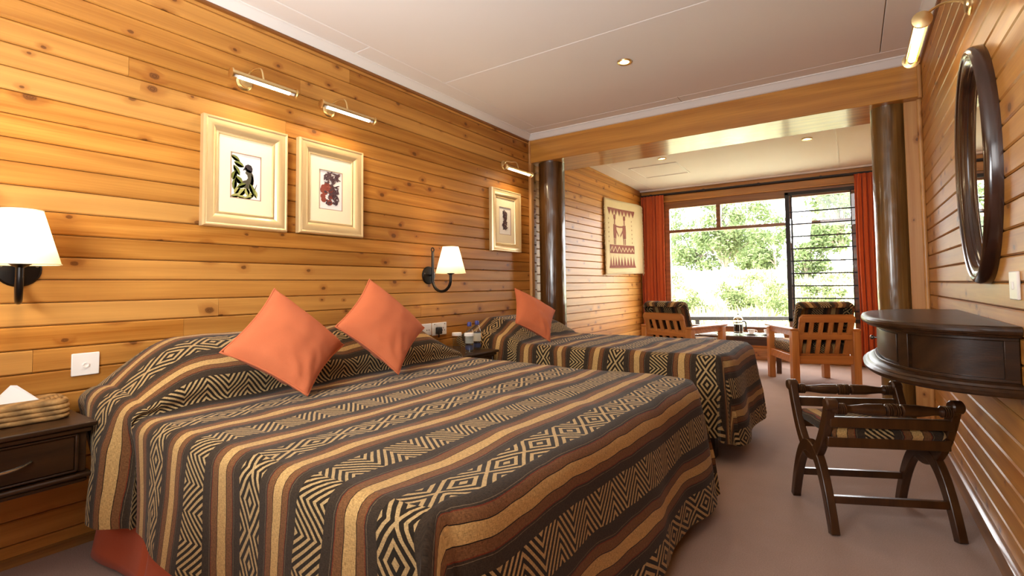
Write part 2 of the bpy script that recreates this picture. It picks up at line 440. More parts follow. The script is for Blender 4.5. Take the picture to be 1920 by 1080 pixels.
# ceiling of boards with fine open joints
ce = struct('ceiling', B().box(-.2, W + .2, YF - .15, BEAM_Y1, ZC + .012, ZC + .12), plain('joint_backing', '8a7c72', .9))  # grey-brown slab seen through the open joints
def panel(x0, x1, y0, y1):
    obj('panel', B().box(x0 + .002, x1 - .002, y0 + .002, y1 - .002, ZC, ZC + .012), M['ceiling'], ce, bevel=.0025, seg=1, smooth=0)
for y0, y1 in ((YF, -.62), (-.62, 1.985), (1.985, 3.925)): panel(0, .205, y0, y1)
for y0, y1 in ((YF, -1.0), (-1.0, .22), (.22, 1.44 + 1.22), (2.66, 3.925)): panel(.205, 2.78, y0, y1)
for y0, y1 in ((YF, 1.2), (1.2, 3.925)): panel(2.78, W, y0, y1)
panel(0, 1.5, 3.925, YB + .05); panel(1.5, W, 3.925, YB + .05)
# sloping ceiling of the far bay
def zc2(y): return 2.455 + (y - 4.6) * (2.396 - 2.455) / (YW - 4.6)
b = B(); y0, y1 = BEAM_Y1 - .02, YW + .1
b.add([(-.2, y0, zc2(y0)), (W + .2, y0, zc2(y0)), (W + .2, y1, zc2(y1)), (-.2, y1, zc2(y1)), (-.2, y0, 2.6), (W + .2, y0, 2.6), (W + .2, y1, 2.6), (-.2, y1, 2.6)],
      [(0, 1, 2, 3), (4, 7, 6, 5), (0, 4, 5, 1), (1, 5, 6, 2), (2, 6, 7, 3), (3, 7, 4, 0)])
ce2 = struct('ceiling_bay', b, M['ceiling'], smooth=0)
def on2(x, y, d=0.0): return (x, y, zc2(y) - d)
def strip2(name, x0, y0, x1, y1, w=.02, t=.008):
    dx, dy = x1 - x0, y1 - y0; L = hypot(dx, dy); nx, ny = -dy / L * w / 2, dx / L * w / 2
    q = [(x0 + nx, y0 + ny), (x1 + nx, y1 + ny), (x1 - nx, y1 - ny), (x0 - nx, y0 - ny)]
    bb = B().add([on2(x, y, t) for x, y in q] + [on2(x, y, -.004) for x, y in q], [(0, 1, 2, 3), (7, 6, 5, 4), (0, 4, 5, 1), (1, 5, 6, 2), (2, 6, 7, 3), (3, 7, 4, 0)])
    return obj(name, bb, M['white'], ce2, smooth=0)
for a in ((.36, 5.84, .94, 5.84), (.36, 6.42, .94, 6.42), (.37, 5.84, .37, 6.42), (.93, 5.84, .93, 6.42)): strip2('hatch_trim', *a)
strip2('cover_strip', .2, 4.62, .2, 7.2, .012, .003); strip2('cover_strip', 2.5, 4.62, 2.5, 7.2, .012, .003)
strip2('cover_strip', 0, 7.24, W, 7.24, .05, .02)

# cornices: a stepped white moulding with a brown bead below it
CP = [(0, ZC), (.062, ZC), (.062, ZC - .006), (.050, ZC - .010), (.044, ZC - .022), (.026, ZC - .032), (.020, ZC - .044), (.008, ZC - .050), (0, ZC - .050)]
def cornice_y(name, x0, sgn, y0, y1):
    struct(name, B().prism([(x0 + sgn * x, z) for x, z in CP], y0, y1, AX_Y), M['white'], smooth=50)
cornice_y('trim_1', .0, 1, YF, YB); cornice_y('trim_2', W, -1, YF, YB)
struct('trim_3', B().prism([(YB - x, z) for x, z in CP], 0, W, AX_X), M['white'], smooth=50)
bead = [(0, 0), (.014, 0), (.016, -.006), (.012, -.015), (0, -.018)]
M['bead'] = wood('brown_bead', '6e3c18', '94602c', 'y', .4, .2, vary=0)
struct('trim_4', B().prism([(x, z + ZCR + .003) for x, z in bead], YF, YB, AX_Y), M['bead'], smooth=50)
struct('trim_5', B().prism([(W - x, z + ZCR + .003) for x, z in bead], YF, YB, AX_Y), M['bead'], smooth=50)

# beam, its end beads, the two log columns
struct('beam', B().box(0, W, YB, BEAM_Y1, BEAM_Z, ZC + .1), M['beam'], bevel=.004)
def quarter(name, x, y, z0, z1, mat, r=.02):
    struct(name, B().lathe([(r * .98, z0), (r * .98, z1)], 12, Matrix.Translation((x, y, 0))), mat)
quarter('trim_6', .012, YB - .004, BEAM_Z - .02, ZC - .05, M['pine_z'], .012); quarter('trim_7', W - .012, YB - .004, BEAM_Z - .01, ZC - .05, M['pine_z'], .012)
def log(name, x, y, r, z1, seed, mat='log'):
    pts = []; n = 40
    for i in range(46):
        z = z1 * i / 45; row = []
        for k in range(n):
            a = 2 * pi * k / n
            rr = r * (1 + .03 * mnoise.noise(Vector((cos(a) * 1.2 + seed, sin(a) * 1.2, z * .8))) + .012 * mnoise.noise(Vector((cos(a) * 6, sin(a) * 6 + seed, z * 1.6))))
            row.append((x + rr * cos(a), y + rr * sin(a), z))
        pts.append(row)
    struct(name, B().grid(pts, wrap_v=True), M[mat], smooth=60)
log('column_1', .165, 4.27, .128, BEAM_Z + .005, 1.3)
log('column_2', 2.825, 4.27, .098, BEAM_Z + .005, 5.1, 'log2')
struct('trim_8', B().box(.0, .03, 4.10, 4.15, 0, BEAM_Z), M['pine_z'], bevel=.004)
struct('trim_9', B().box(2.905, W, 4.185, 4.225, 0, BEAM_Z), M['pine_z'], bevel=.003)
quarter('trim_10', W - .012, 4.18, 0, BEAM_Z, M['pine_z'], .014)
bb_ = wood('baseboard_wood', '7a4e24', 'ac7a40', 'y', .3, .3, vary=0)
struct('baseboard_right', B().prism([(W, 0), (W - .016, 0), (W - .016, .078), (W - .022, .084), (W - .022, .096), (W - .012, .104), (W, .106)], YF, 4.18, AX_Y), bb_, smooth=50)
struct('baseboard_left', B().prism([(0, 0), (.012, 0), (.012, .03), (0, .035)], YF, 4.1, AX_Y), bb_)

# ------------------------------------------------------------------ window wall
wb = struct('wall_back', B().box(-.2, W + .2, YW + .0155, YW + .12, 0, .40).box(-.2, .34, YW + .0155, YW + .12, .40, 2.5).box(2.69, W + .2, YW + .0155, YW + .12, .40, 2.5).box(.34, 2.69, YW + .0155, YW + .12, 2.16, 2.5), M['backing'], smooth=0)
d = .0045
def plank_x(x0, x1, z0, z1, mat):
    b = B().box(x0, x1, YW, YW + .016, z0, z1); obj('plank', b, mat, wb, bevel=.004, seg=1, smooth=0)
for k in range(5):
    z0 = .0 + k * .08; cut = random.uniform(.8, 2.2)
    plank_x(0, cut, z0, z0 + .079, M['pine_x']); plank_x(cut, W, z0, z0 + .079, M['pine_x'])
for k in range(21):
    z0 = .40 + k * .0853; plank_x(0, .34, z0, z0 + .084, M['pine_x']); plank_x(2.69, W, z0, z0 + .084, M['pine_x'])
plank_x(.0, W, 2.215, 2.30, M['beam']); plank_x(0, W, 2.33, 2.40, M['beam'])
struct('trim_11', B().box(0, W, YW - .02, YW + .01, 2.20, 2.222), M['beam'], bevel=.004)

win = struct('window_1', B().box(.34, 2.69, YW - .005, YW + .07, .395, .43), M['frame_wood'], bevel=.004)     # sill rail
def wpart(name, x0, x1, z0, z1, y0=YW - .005, y1=YW + .06, mat='frame_wood', **k):
    return obj(name, B().box(x0, x1, y0, y1, z0, z1), M[mat], win, bevel=.004, **k)
wpart('frame', .34, 2.69, 2.10, 2.20); wpart('frame', .34, .412, .43, 2.10); wpart('frame', 2.60, 2.69, .43, 2.10)
wpart('transom', .412, 2.60, 1.745, 1.787); wpart('mullion', 1.055, 1.112, 1.787, 2.10); wpart('mullion', 1.905, 1.965, .43, 2.10)
for x0, x1, z0, z1 in ((.412, 1.055, 1.787, 2.10), (1.112, 1.905, 1.787, 2.10), (.412, 1.905, .43, 1.745)):
    wpart('pane', x0, x1, z0, z1, YW + .03, YW + .034, 'winglass')
# a dark metal louvre frame screwed on the room side, with nine glass blades
LX0, LX1 = 1.90, 2.69
for a in ((LX0, LX0 + .046, .52, 2.165), (LX1 - .046, LX1, .52, 2.165), (LX0, LX1, 2.125, 2.165), (LX0, LX1, .52, .56)):
    wpart('louvre_frame', *a, YW - .045, YW - .006, 'louvre_metal')
wpart('louvre_guide', LX0 + .062, LX0 + .08, .56, 2.125, YW - .03, YW - .012, 'louvre_metal'); wpart('louvre_guide', LX1 - .095, LX1 - .085, .56, 2.125, YW - .03, YW - .012, 'louvre_metal')
for k in range(10):
    zt = 1.595 + .1564 * 3 - .1564 * k
    z1 = zt + .012; z0 = max(zt - .1564 + .004, .565)
    if k == 0: z1 = min(z1, 2.12)
    th = radians(4)
    o = obj('louvre_blade', B().box(LX0 + .05, LX1 - .05, -.003, .003, z0 - zt, z1 - zt), M['winglass'], win, (0, YW - .024, zt), (th, 0, 0), smooth=0)
    if 0 < k: obj('blade_edge', B().box(0, LX1 - LX0 - .1, -.008, .005, -.008, .008), M['louvre_metal'], o, (LX0 + .05, -.001, 0), smooth=0)

rail = thing('curtain_rail', 'dark curtain rail running along the top of the big window', 'curtain rail', (0, YW, 2.315))
obj('rod', B().box(.005, W - .003, -.05, -.03, -.012, .012), M['rod'], rail, bevel=.004)
for x in (.15, .9, 1.6, 2.3, 2.85): obj('bracket', B().box(x - .012, x + .012, -.034, 0.0, -.008, .02), M['rod'], rail)
def curtain(label, x0, x1, fold, seed):
    t = thing('curtain', label, 'curtain', ((x0 + x1) / 2, YW - .075, 0)); w = x1 - x0; rs = random.Random(seed)
    ph = [rs.uniform(0, 6) for _ in range(4)]
    n = 90; pts = []
    for i in range(40):
        z = .025 + (2.285 - .025) * i / 39; hgt = i / 39; row = []
        for k in range(n + 1):
            u = k / n; tt = u * fold * 2 * pi + .9 * sin(ph[0] + z * .8 + u * 5) * (1 - hgt) + ph[1]
            y = .022 * sin(tt) * (.55 + .45 * (1 - hgt * .5)) + .008 * sin(2.3 * tt + ph[2])
            x = -w / 2 + w * u * (1 - .0 * hgt) + .006 * cos(tt) + .012 * sin(z * 2.2 + ph[3]) * (1 - hgt)
            row.append((x, y, z))
        pts.append(row)
    o = obj('drape', B().grid(pts), M['curtain'], t, smooth=80); md = o.modifiers.new('cloth', 'SOLIDIFY'); md.thickness = .004
    hd = []
    for k in range(n + 1):
        u = k / n; tt = u * fold * 2 * pi + ph[1]; hd.append((-w / 2 + w * u, .014 * sin(tt), 0))
    obj('heading_tape', B().grid([[(x, y - .004, z) for x, y, _ in hd] for z in (2.25, 2.30)] ), M['curtain'], t, smooth=80)
curtain('coral curtain hanging in the corner beside the woven wall hanging', .02, .36, 7, 1)
curtain('coral curtain hanging behind the log column, beside the glass louvres', 2.64, 2.98, 6, 2)

# ------------------------------------------------------------------ outdoors
def zt(x, y):
    base = -.45 + .095 * (min(y, 30) - 8) + .03 * max(0, y - 30)
    return base + .25 * mnoise.noise(Vector((x * .12, y * .12, 0))) * min(1, (y - 7.3) / 6)
pts = [[(-60 + 3 * i + (0), 7.45 + (j / 40) ** 1.6 * 110, zt(-60 + 3 * i, 7.45 + (j / 40) ** 1.6 * 110)) for j in range(41)] for i in range(41)]
struct('terrain', B().grid(pts), M['ground'], smooth=80)
def leaves(rs, blobs, n, s0, s1):
    bb = B(); tot = sum(q[3] ** 2 for q in blobs)
    for (cx, cy, cz, r) in blobs:
        for _ in range(int(n * r * r / tot)):
            v = Vector((rs.gauss(0, 1), rs.gauss(0, 1), rs.gauss(0, 1))).normalized() * r * rs.random() ** .45
            p = Vector((cx + v.x, cy + v.y, cz + v.z * .8)); a = Vector((rs.gauss(0, 1), rs.gauss(0, 1), rs.gauss(0, 1))).normalized(); c = a.orthogonal().normalized(); s = rs.uniform(s0, s1)
            bb.add([p - a * s, p + c * s * .5, p + a * s, p - c * s * .5], [(0, 1, 2, 3)])
    return bb
def tree(label, x, y, h, r, nb, n, trunk=.09, seed=0, low=.4, group=None, leaf='leaf', name='tree', s=(.05, .12), far=1.0):
    rs = random.Random(seed); q_ = far; x = 2.6 + (x - 2.6) * q_; y *= q_; h *= q_; r *= q_; trunk *= q_; s = tuple(v * q_ for v in s); z = zt(x, y) - .05
    t = thing(name, label, 'tree' if name == 'tree' else 'bush', (x, y, z), 0, group); blobs = []; tb = B()
    bend = rs.uniform(-.1, .1)
    tb.tube([(bend * h * q * q, 0, h * .9 * q) for q in (0, .25, .5, .75, 1)], [trunk, trunk * .85, trunk * .7, trunk * .45, trunk * .15], 8)
    for i in range(nb):
        a = rs.uniform(0, 2 * pi); hh = h * rs.uniform(low, .98); rr = r * rs.uniform(.25, 1.0) * (1.15 - abs(hh / h - .62)); br = r * rs.uniform(.22, .42)
        px, py, pz = rr * cos(a), rr * sin(a) * .7, hh
        blobs.append((px, py, pz, br)); q0 = max(.12, hh / h - .28)
        tb.tube([(bend * h * q0 * q0, 0, h * .9 * q0), (px * .5, py * .5, (h * .9 * q0 + pz) / 2 + .05 * h), (px, py, pz)], [trunk * .4, trunk * .25, trunk * .08], 5)
    obj('trunk', tb, M['bark'], t); obj('crown', leaves(rs, blobs, n, *s), M[leaf], t, smooth=0); return t
tree('tall pale-trunked tree in the middle of the big window pane', -2.35, 25, 4.5, 1.7, 30, 5200, .11, 11, .30)
tree('leafy tree just left of the pale-trunked tree, under the first top pane', -3.9, 27, 3.1, 1.9, 30, 5000, .08, 12, .06, far=1.35)
tree('bushy tree right of the pale trunk, below the second top pane', -1.15, 26, 3.0, 1.5, 26, 4400, .08, 13, .05, far=1.62)
tree('tall loose tree seen through the upper louvre blades', 2.3, 25, 4.6, 1.6, 28, 4600, .09, 14, .22, far=1.3)
tree('rounded tree behind the middle louvre blades', 1.0, 24, 2.6, 1.2, 20, 3200, .08, 15, .08)
tree('low dark green tree beside the louvre frame, at the meadow edge', -.35, 26, 2.0, 1.2, 18, 3000, .07, 16, .05, far=1.25)
tree('broad tree at the far edge of the meadow, behind the left curtain', -6.3, 27, 3.0, 1.6, 14, 1800, .09, 17, .25, far=1.6)
tree('spreading tree beyond the right end of the louvres', 4.3, 26, 3.8, 1.7, 14, 2000, .09, 18, .3, far=1.75)
rs = random.Random(5)
for i, (x, y, h, r, lab) in enumerate([(-3.4, 19, .9, .7, 'grey-green shrub in the meadow, low in the large pane on its left'), (-.6, 17.5, .6, .55, 'small olive shrub in the meadow under the pale tree'), (.1, 14, .55, .5, 'low shrub just beyond the verandah rail behind the coffee pot'), (-1.1, 13.5, .5, .6, 'low spreading shrub just beyond the rail, near the first armchair'), (1.9, 16, .6, .5, 'pale shrub behind the lower louvre blades')]):
    tree(lab, x, y, h, r, 9, 700, .02, 40 + i, .3, None, 'leaf2', 'shrub', (.025, .06))
blobs = []
for i in range(26):
    y = rs.uniform(12, 23); x = 2.6 + (rs.uniform(-.42, .02)) * y * .62 - .02 * y
    for k in range(4): blobs.append((x + rs.gauss(0, .2), y + rs.gauss(0, .15), zt(x, y) + rs.uniform(.05, .35), rs.uniform(.12, .3)))
tag(obj('undergrowth', leaves(rs, blobs, 7000, .02, .05), M['leaf2'], smooth=0), 'scattered low green undergrowth across the sunlit meadow outside', 'undergrowth', kind='stuff')
gb = B()
for _ in range(9000):
    y = 8.5 + 22 * rs.random() ** 1.5; x = rs.uniform(-.9, .45) * (y - 0) * .42 + 1.2 + rs.gauss(0, .4); z = zt(x, y); h = rs.uniform(.08, .3); a = rs.uniform(0, pi); w_ = rs.uniform(.02, .06)
    gb.add([(x - cos(a) * w_, y - sin(a) * w_, z - .03), (x + cos(a) * w_, y + sin(a) * w_, z - .03), (x + rs.gauss(0, .08), y + rs.gauss(0, .05), z + h)], [(0, 1, 2)])
tag(obj('grass', gb, M['grass'], smooth=0), 'pale long grass of the sunlit meadow outside', 'grass', kind='stuff')
rl = thing('verandah_railing', 'brown wooden handrail on posts outside the big window', 'railing', (.92, 8.362, -.418), radians(25.7))
obj('handrail', B().box(-2.6, 1.6, -.035, .035, .85, .905), M['railwood'], rl, bevel=.006)
for x in (-2.0, -.42, 1.25): obj('post', B().box(x - .03, x + .03, -.03, .03, 0, .85), M['railwood'], rl, bevel=.004)

# ------------------------------------------------------------------ beds
def sstep(a, b_, x):
    t = min(1, max(0, (x - a) / (b_ - a))); return t * t * (3 - 2 * t)
def lerp(a, b_, t): return a + (b_ - a) * t
def arcpts(ctrl, n):
    """Catmull-Rom through ctrl, resampled to n points evenly by arc length"""
    P = [Vector(c) for c in ctrl]; P = [P[0] * 2 - P[1]] + P + [P[-1] * 2 - P[-2]]; out = []
    for i in range(1, len(P) - 2):
        for k in range(12):
            t = k / 12; a, b_, c, d_ = P[i - 1], P[i], P[i + 1], P[i + 2]
            out.append(.5 * (2 * b_ + (c - a) * t + (2 * a - 5 * b_ + 4 * c - d_) * t * t + (3 * b_ - a - 3 * c + d_) * t ** 3))
    out.append(P[-2]); L = [0]
    for a, b_ in zip(out, out[1:]): L.append(L[-1] + (b_ - a).length)
    res = []; j = 0
    for k in range(n):
        s = L[-1] * k / (n - 1)
        while j < len(L) - 2 and L[j + 1] < s: j += 1
        t = (s - L[j]) / max(1e-9, L[j + 1] - L[j]); res.append((out[j].lerp(out[j + 1], t), s))
    return res

def bedspread(name, label, mat, Y0, Y1, zt, xend, prof, pill, hem_side, hem_foot, seed, tuck=0.0, nx=110, ny=64):
    """cloth over mattress and pillows: a top sheet following prof(x,z) with pillow humps, and hanging sides; UV in metres"""
    rs = random.Random(seed); r = .05
    pr = arcpts([(x, 0, z) for x, z in prof], nx)
    s_ref = None
    flat_x = prof[-2][0]
    sL = [s for _, s in pr]
    # arc length shifted so that u == x on the flat part
    for (p, s) in pr:
        if p.x >= flat_x - .001: s_ref = p.x - s; break
    def xend_at(v): return xend[0] + (xend[1] - xend[0]) * v
    def nz(x, y, k=1.0): return mnoise.noise(Vector((x * 3.1 * k + seed, y * 3.1 * k, seed)))
    b = B(); b.uv = []
    top = []
    for i, (p, s) in enumerate(pr):
        row = []
        for j in range(ny + 1):
            v = j / ny; y = Y0 + r + (Y1 - Y0 - 2 * r) * v
            q = pill(y); x = p.x; z = p.z
            lift = z - zt
            hump = lift * q
            z = zt + hump
            # without a pillow the fold at its foot opens out
            xe = xend_at(v); f = max(0, (x - .75) / (prof[-1][0] - .75)); x = x + (xe - prof[-1][0]) * f
            if s + s_ref > .6: z += .008 * nz(x, y) + .004 * nz(x, y, 3)
            else: z += .007 * nz(x, y, 2.2) * min(1, i / 5); x += .006 * nz(y, x, 2) * min(1, i / 4)
            row.append(Vector((x, y, z)))
        top.append(row)
    def addgrid(rows, uvs):
        o = len(b.v); nu = len(rows); nv = len(rows[0])
        for R_, U_ in zip(rows, uvs):
            for p_, u_ in zip(R_, U_): b.v.append(tuple(p_)); b.uv.append(u_)
        for i in range(nu - 1):
            for j in range(nv - 1): b.f.append((o + i * nv + j, o + (i + 1) * nv + j, o + (i + 1) * nv + j + 1, o + i * nv + j + 1))
    addgrid(top, [[(s + s_ref, (Y0 + r + (Y1 - Y0 - 2 * r) * j / ny)) for j in range(ny + 1)] for _, s in pr])
    K = 26
    # stations round the hanging edge: start point, outward direction, uv start, uv direction, hem height, flare
    st = []
    for i in range(0, nx):                                   # side towards the viewer
        p, s = pr[i]; st.append((top[i][0], Vector((0, -1, 0)), (s + s_ref, Y0), (0, -1), hem_side(p.x), 'n'))
    c0 = top[-1][0]; uN = pr[-1][1] + s_ref
    for k in range(1, 7):
        a = k / 7; an = a * pi / 2
        st.append((c0, Vector((sin(an), -cos(an), 0)), (uN + (.02 * a if a < .5 else 0), Y0 - .02 * (1 - a)), (sstep(.35, .65, a), -(1 - sstep(.35, .65, a))), lerp(hem_side(xend[0]), hem_foot(0), a), 'c'))
    for j in range(0, ny + 1):                               # foot
        v = j / ny; st.append((top[-1][j], Vector((1, 0, 0)), (uN, Y0 + r + (Y1 - Y0 - 2 * r) * v), (1, 0), hem_foot(v), 'f'))
    c1 = top[-1][ny]
    for k in range(1, 7):
        a = k / 7; an = a * pi / 2
        st.append((c1, Vector((cos(an), sin(an), 0)), (uN, Y1), (1 - sstep(.35, .65, a), sstep(.35, .65, a)), lerp(hem_foot(1), hem_side(xend[1]), a), 'c'))
    for i in range(nx - 1, -1, -1):                          # far side
        p, s = pr[i]; st.append((top[i][ny], Vector((0, 1, 0)), (s + s_ref, Y1), (0, 1), hem_side(p.x), 'n'))
    rows = []; uvs = []
    for n_, (p, dv, uv, ud, hem, kind) in enumerate(st):
        R_ = []; U_ = []
        drop_tot = p.z - hem; rr = r + (.05 * sstep(zt + .02, zt + .15, p.z) if kind == 'n' else 0)
        # in front of the pillow the overhanging part bulges and then tucks in at a fold
        bulge = 0
        if kind == 'n': bulge = .03 * sstep(.04, .2, p.x) * (1 - sstep(.44, .50, p.x)) - .035 * math.exp(-((p.x - .535) / .03) ** 2)
        for k in range(K + 1):
            t = k / K; dl = t * (drop_tot + .57 * rr)
            if dl < rr * pi / 2: an = dl / rr; out = rr * sin(an); z = p.z - rr * (1 - cos(an))
            else: out = rr; z = p.z - rr - (dl - rr * pi / 2)
            below = max(0, p.z - z - .03); wv = uv[0] if kind == 'n' else uv[1]
            rip = (.022 * sin(wv * 9.5 + seed * 1.7 + 1.2 * nz(wv, 0)) + .012 * nz(wv * 2, z)) * min(1, below / .35)
            if kind == 'c': rip = .035 * min(1, below / .3)
            fl = (.055 * below / .5 + .0) if kind in 'fc' else .015 * below / .5
            out += rip * (.8 if kind == 'f' else 1) + fl + bulge * min(1, below / .12)
            if kind == 'n' : out -= (rr - r) * 1.0 * min(1, below / .2)
            q = p + dv * out; q = Vector((q.x, q.y, z))
            if kind == 'n': q.x += .20 * (1 - sstep(.0, .45, p.x)) * min(1, below / .22)
            if q.x < .012: q.x = .012
            R_.append(q); U_.append((uv[0] + ud[0] * dl, uv[1] + ud[1] * dl))
        rows.append(R_); uvs.append(U_)
    addgrid(rows, uvs)
    # round the two foot corners in plan
    for i_, (x, y, z) in enumerate(b.v):
        for yc, sg in ((Y0 + .17, -1), (Y1 - .17, 1)):
            xc = lerp(xend[0], xend[1], (yc - Y0) / (Y1 - Y0)) - .09
            dx, dy = x - xc, (y - yc) * sg
            if dx > 0 and dy > 0:
                f = lerp(1, max(dx, dy) / hypot(dx, dy), .8); b.v[i_] = (xc + dx * f, yc + sg * dy * f, z)
    o = obj(name, b, mat, smooth=70)
    tag(o, label, 'bedspread')
    return o

ZB = .575
prof1 = [(.014, .70), (.06, .765), (.14, .805), (.25, .81), (.36, .785), (.45, .738), (.525, .692), (.552, .645), (.540, .604), (.548, .580), (.61, ZB - .002), (.80, ZB), (1.93, ZB)]
def pill1(y):
    t = min(1, max(0, (y - .68) / .29)); e = (1 - (1 - t) ** 1.6) * (1 - sstep(2.18, 2.44, y) * .75)
    dip = 1 - .13 * math.exp(-((y - 1.60) / .10) ** 2)
    tilt = 1.0 - .05 * sstep(1.3, 2.2, y)
    return e * dip * tilt
bedspread('bedspread', 'brown and tan patterned bedspread over the wide near bed and its pillows', M['spread'], .685, 2.44, ZB, (1.90, 1.965), prof1, pill1,
          lambda x: .205 - .09 * sstep(1.2, 1.9, x), lambda v: .085 - .02 * v, 3)
bed = thing('double_bed', 'wide low bed with a coral valance, nearest the viewer', 'bed', (1.0, 1.56, 0))
obj('bed_base', B().box(-.96, .86, -.80, .80, .10, .32), M['leg'], bed)
obj('mattress', B().box(-.97, .88, -.80, .80, .32, .545), M['sheet'], bed, bevel=.04, seg=3)
def skirt(parent, x0, x1, y, n, seed):
    rs = random.Random(seed); pts = []
    for i in range(12):
        z = .012 + .34 * i / 11; row = []
        for k in range(n + 1):
            u = k / n; x = x0 + (x1 - x0) * u
            f = .010 * sin(x * 7 + 1) + .006 * sin(x * 17 + 2)
            pleat = -.018 * math.exp(-((x - (-.42)) / .012) ** 2)
            row.append((x, y - (f + .05) * (1 - i / 11) ** 1.2 - pleat - .02 * (1 - sstep(-.96, -.80, x)) * -1.5, z))
        pts.append(row)
    o = obj('valance', B().grid(pts), M['skirt'], parent, smooth=60); md = o.modifiers.new('cloth', 'SOLIDIFY'); md.thickness = .004; md.offset = -1
skirt(bed, -.93, .70, -.805, 120, 2)

prof2 = [(.014, .66), (.06, .72), (.14, .755), (.25, .76), (.36, .745), (.46, .715), (.54, .675), (.575, .64), (.595, .612), (.66, .598), (.86, .60), (1.95, .60)]
def pill2(y): return (.35 + .65 * sstep(3.02, 3.24, y)) * (1 - .7 * sstep(3.74, 3.95, y))
bedspread('bedspread', 'matching patterned bedspread over the narrow far bed beside the log column', M['spread2'], 2.99, 3.93, .60, (1.945, 1.965), prof2, pill2,
          lambda x: .20 - .05 * sstep(1.2, 1.9, x), lambda v: .10, 9, nx=96, ny=40)
bed2 = thing('single_bed', 'narrow bed on dark wooden feet, between the wide bed and the window bay', 'bed', (1.0, 3.46, 0))
obj('bed_base', B().box(-.96, .88, -.40, .40, .14, .34), M['leg'], bed2)
obj('mattress', B().box(-.97, .90, -.41, .41, .34, .57), M['sheet'], bed2, bevel=.04, seg=3)
for x, y in ((.86, -.34), (.86, .34), (-.9, -.34), (-.9, .34)): obj('leg', B().box(x - .04, x + .04, y - .04, y + .04, 0, .15), M['leg'], bed2)

# cushions: pillow shapes spanned between four corner points
def cushion(label, A, Bp, Cp, D, puff, seed, flop=0.0):
    """A top, B right, C bottom, D left corner (world)"""
    A, Bp, Cp, D = map(Vector, (A, Bp, Cp, D)); c = (A + Bp + Cp + D) / 4; nrm = (Bp - D).cross(A - Cp).normalized()
    if nrm.x < 0: nrm = -nrm
    t = thing('cushion', label, 'cushion', tuple(c), 0, 'coral scatter cushions'); n = 26
    def P(u, v, side):
        # u,v in 0..1 ; edges bow inwards between corners
        uu = u - .5; vv = v - .5; pin = .10
        u2 = .5 + uu * (1 - pin * 4 * (.25 - vv * vv)); v2 = .5 + vv * (1 - pin * 4 * (.25 - uu * uu))
        base = (A * (1 - u2) + Bp * u2) * (1 - v2) + (D * (1 - u2) + Cp * u2) * v2
        f = max(0, (1 - (2 * uu) ** 2) * (1 - (2 * vv) ** 2)) ** .42
        wr = .007 * mnoise.noise(Vector((u * 5 + seed, v * 5, side))) * f
        crs = .006 * sin((u - v) * 26 + 3 * mnoise.noise(Vector((u * 4, v * 4, seed)))) * sstep(.72, 1.0, (u + v) / 2 + .12) * f ** .5
        return base + nrm * (side * (puff * f) + wr + crs) - c
    b = B()
    fr = [[P(i / n, j / n, 1) for j in range(n + 1)] for i in range(n + 1)]; bk = [[P(i / n, j / n, -.8) for j in range(n + 1)] for i in range(n + 1)]
    b.grid(fr); b.grid(bk)
    o = obj('cover', b, M['coral'], t, smooth=80)
    per = [(i / n, 0) for i in range(n)] + [(1, j / n) for j in range(n)] + [(1 - i / n, 1) for i in range(n)] + [(0, 1 - j / n) for j in range(n)]
    obj('piping', B().tube([P(u, v, 0.06) for u, v in per], .0048, 6, closed=True), M['coral'], t, smooth=80)
    return t
cushion('coral cushion on its corner, left one on the wide bed', (.44, 1.255, 1.010), (.60, 1.505, .742), (.80, 1.185, .590), (.62, .94, .775), .09, 1)
cushion('coral cushion on its corner, right one on the wide bed, towards the socket', (.44, 1.79, 1.054), (.60, 2.04, .782), (.77, 1.69, .594), (.60, 1.46, .832), .09, 2)
cushion('coral cushion leaning on the narrow bed in front of the log column', (.44, 3.19, .99), (.66, 3.42, .815), (.79, 3.11, .612), (.64, 2.90, .752), .07, 3)

# ------------------------------------------------------------------ bedside tables
def ogee_slab(b, x0, x1, y0, y1, z0, z1, e=.012):
    """slab with stepped moulded front and side edges"""
    zm = (z0 + z1) / 2
    b.box(x0, x1, y0, y1, zm, z1); b.box(x0, x1 - e, y0 + e, y1 - e, z0, zm)
def nightstand(label, y0, y1, loc_y, D=.385):
    t = thing('bedside_table', label, 'bedside table', (0, loc_y, 0)); w = (y1 - y0) / 2
    b = B(); ogee_slab(b, .002, D, -w, w, .522, .558); obj('top', b, M['mahogany_y'], t, bevel=.006, seg=3)
    b = B().box(.002, D - .03, -w + .022, w - .022, .385, .522); obj('body', b, M['mahogany_y'], t, bevel=.003)
    b = B(); ogee_slab(b, .002, D - .005, -w + .008, w - .008, .352, .385, .012); obj('bottom_moulding', b, M['mahogany_y'], t, bevel=.008, seg=3)
    b = B(); x0 = D - .032
    b.box(x0, x0 + .006, -w + .055, w - .055, .398, .512)
    for a in ((-w + .045, w - .045, .512, .52), (-w + .045, w - .045, .39, .398), (-w + .045, -w + .055, .39, .52), (w - .055, w - .045, .39, .52)): b.box(x0, x0 + .013, a[0], a[1], a[2], a[3])
    dr = obj('drawer', b, M['mahogany_y'], t, bevel=.003)
    hz = .458; path = [(x0 + .006, -.085, hz), (x0 + .020, -.082, hz - .002)] + [(x0 + .022 + .012 * cos(q / 8 * pi / 2 * 1), -.08 + .02 * q, hz - .014 * (1 - ((q - 4) / 4) ** 2)) for q in range(9)] + [(x0 + .020, .082, hz - .002), (x0 + .006, .085, hz)]
    path = [(x0 + .006, -.085, hz)] + [(x0 + .010 + .020 * (1 - ((q - 4) / 4) ** 4) , -.083 + .02075 * q, hz - .012 * (1 - ((q - 4) / 4) ** 2)) for q in range(9)] + [(x0 + .006, .085, hz)]
    obj('handle', B().tube(path, .0048, 8), M['chrome'], dr)
    return t
nightstand('dark wooden wall-hung bedside table with a drawer, left of the wide bed', .145, .645, .395)
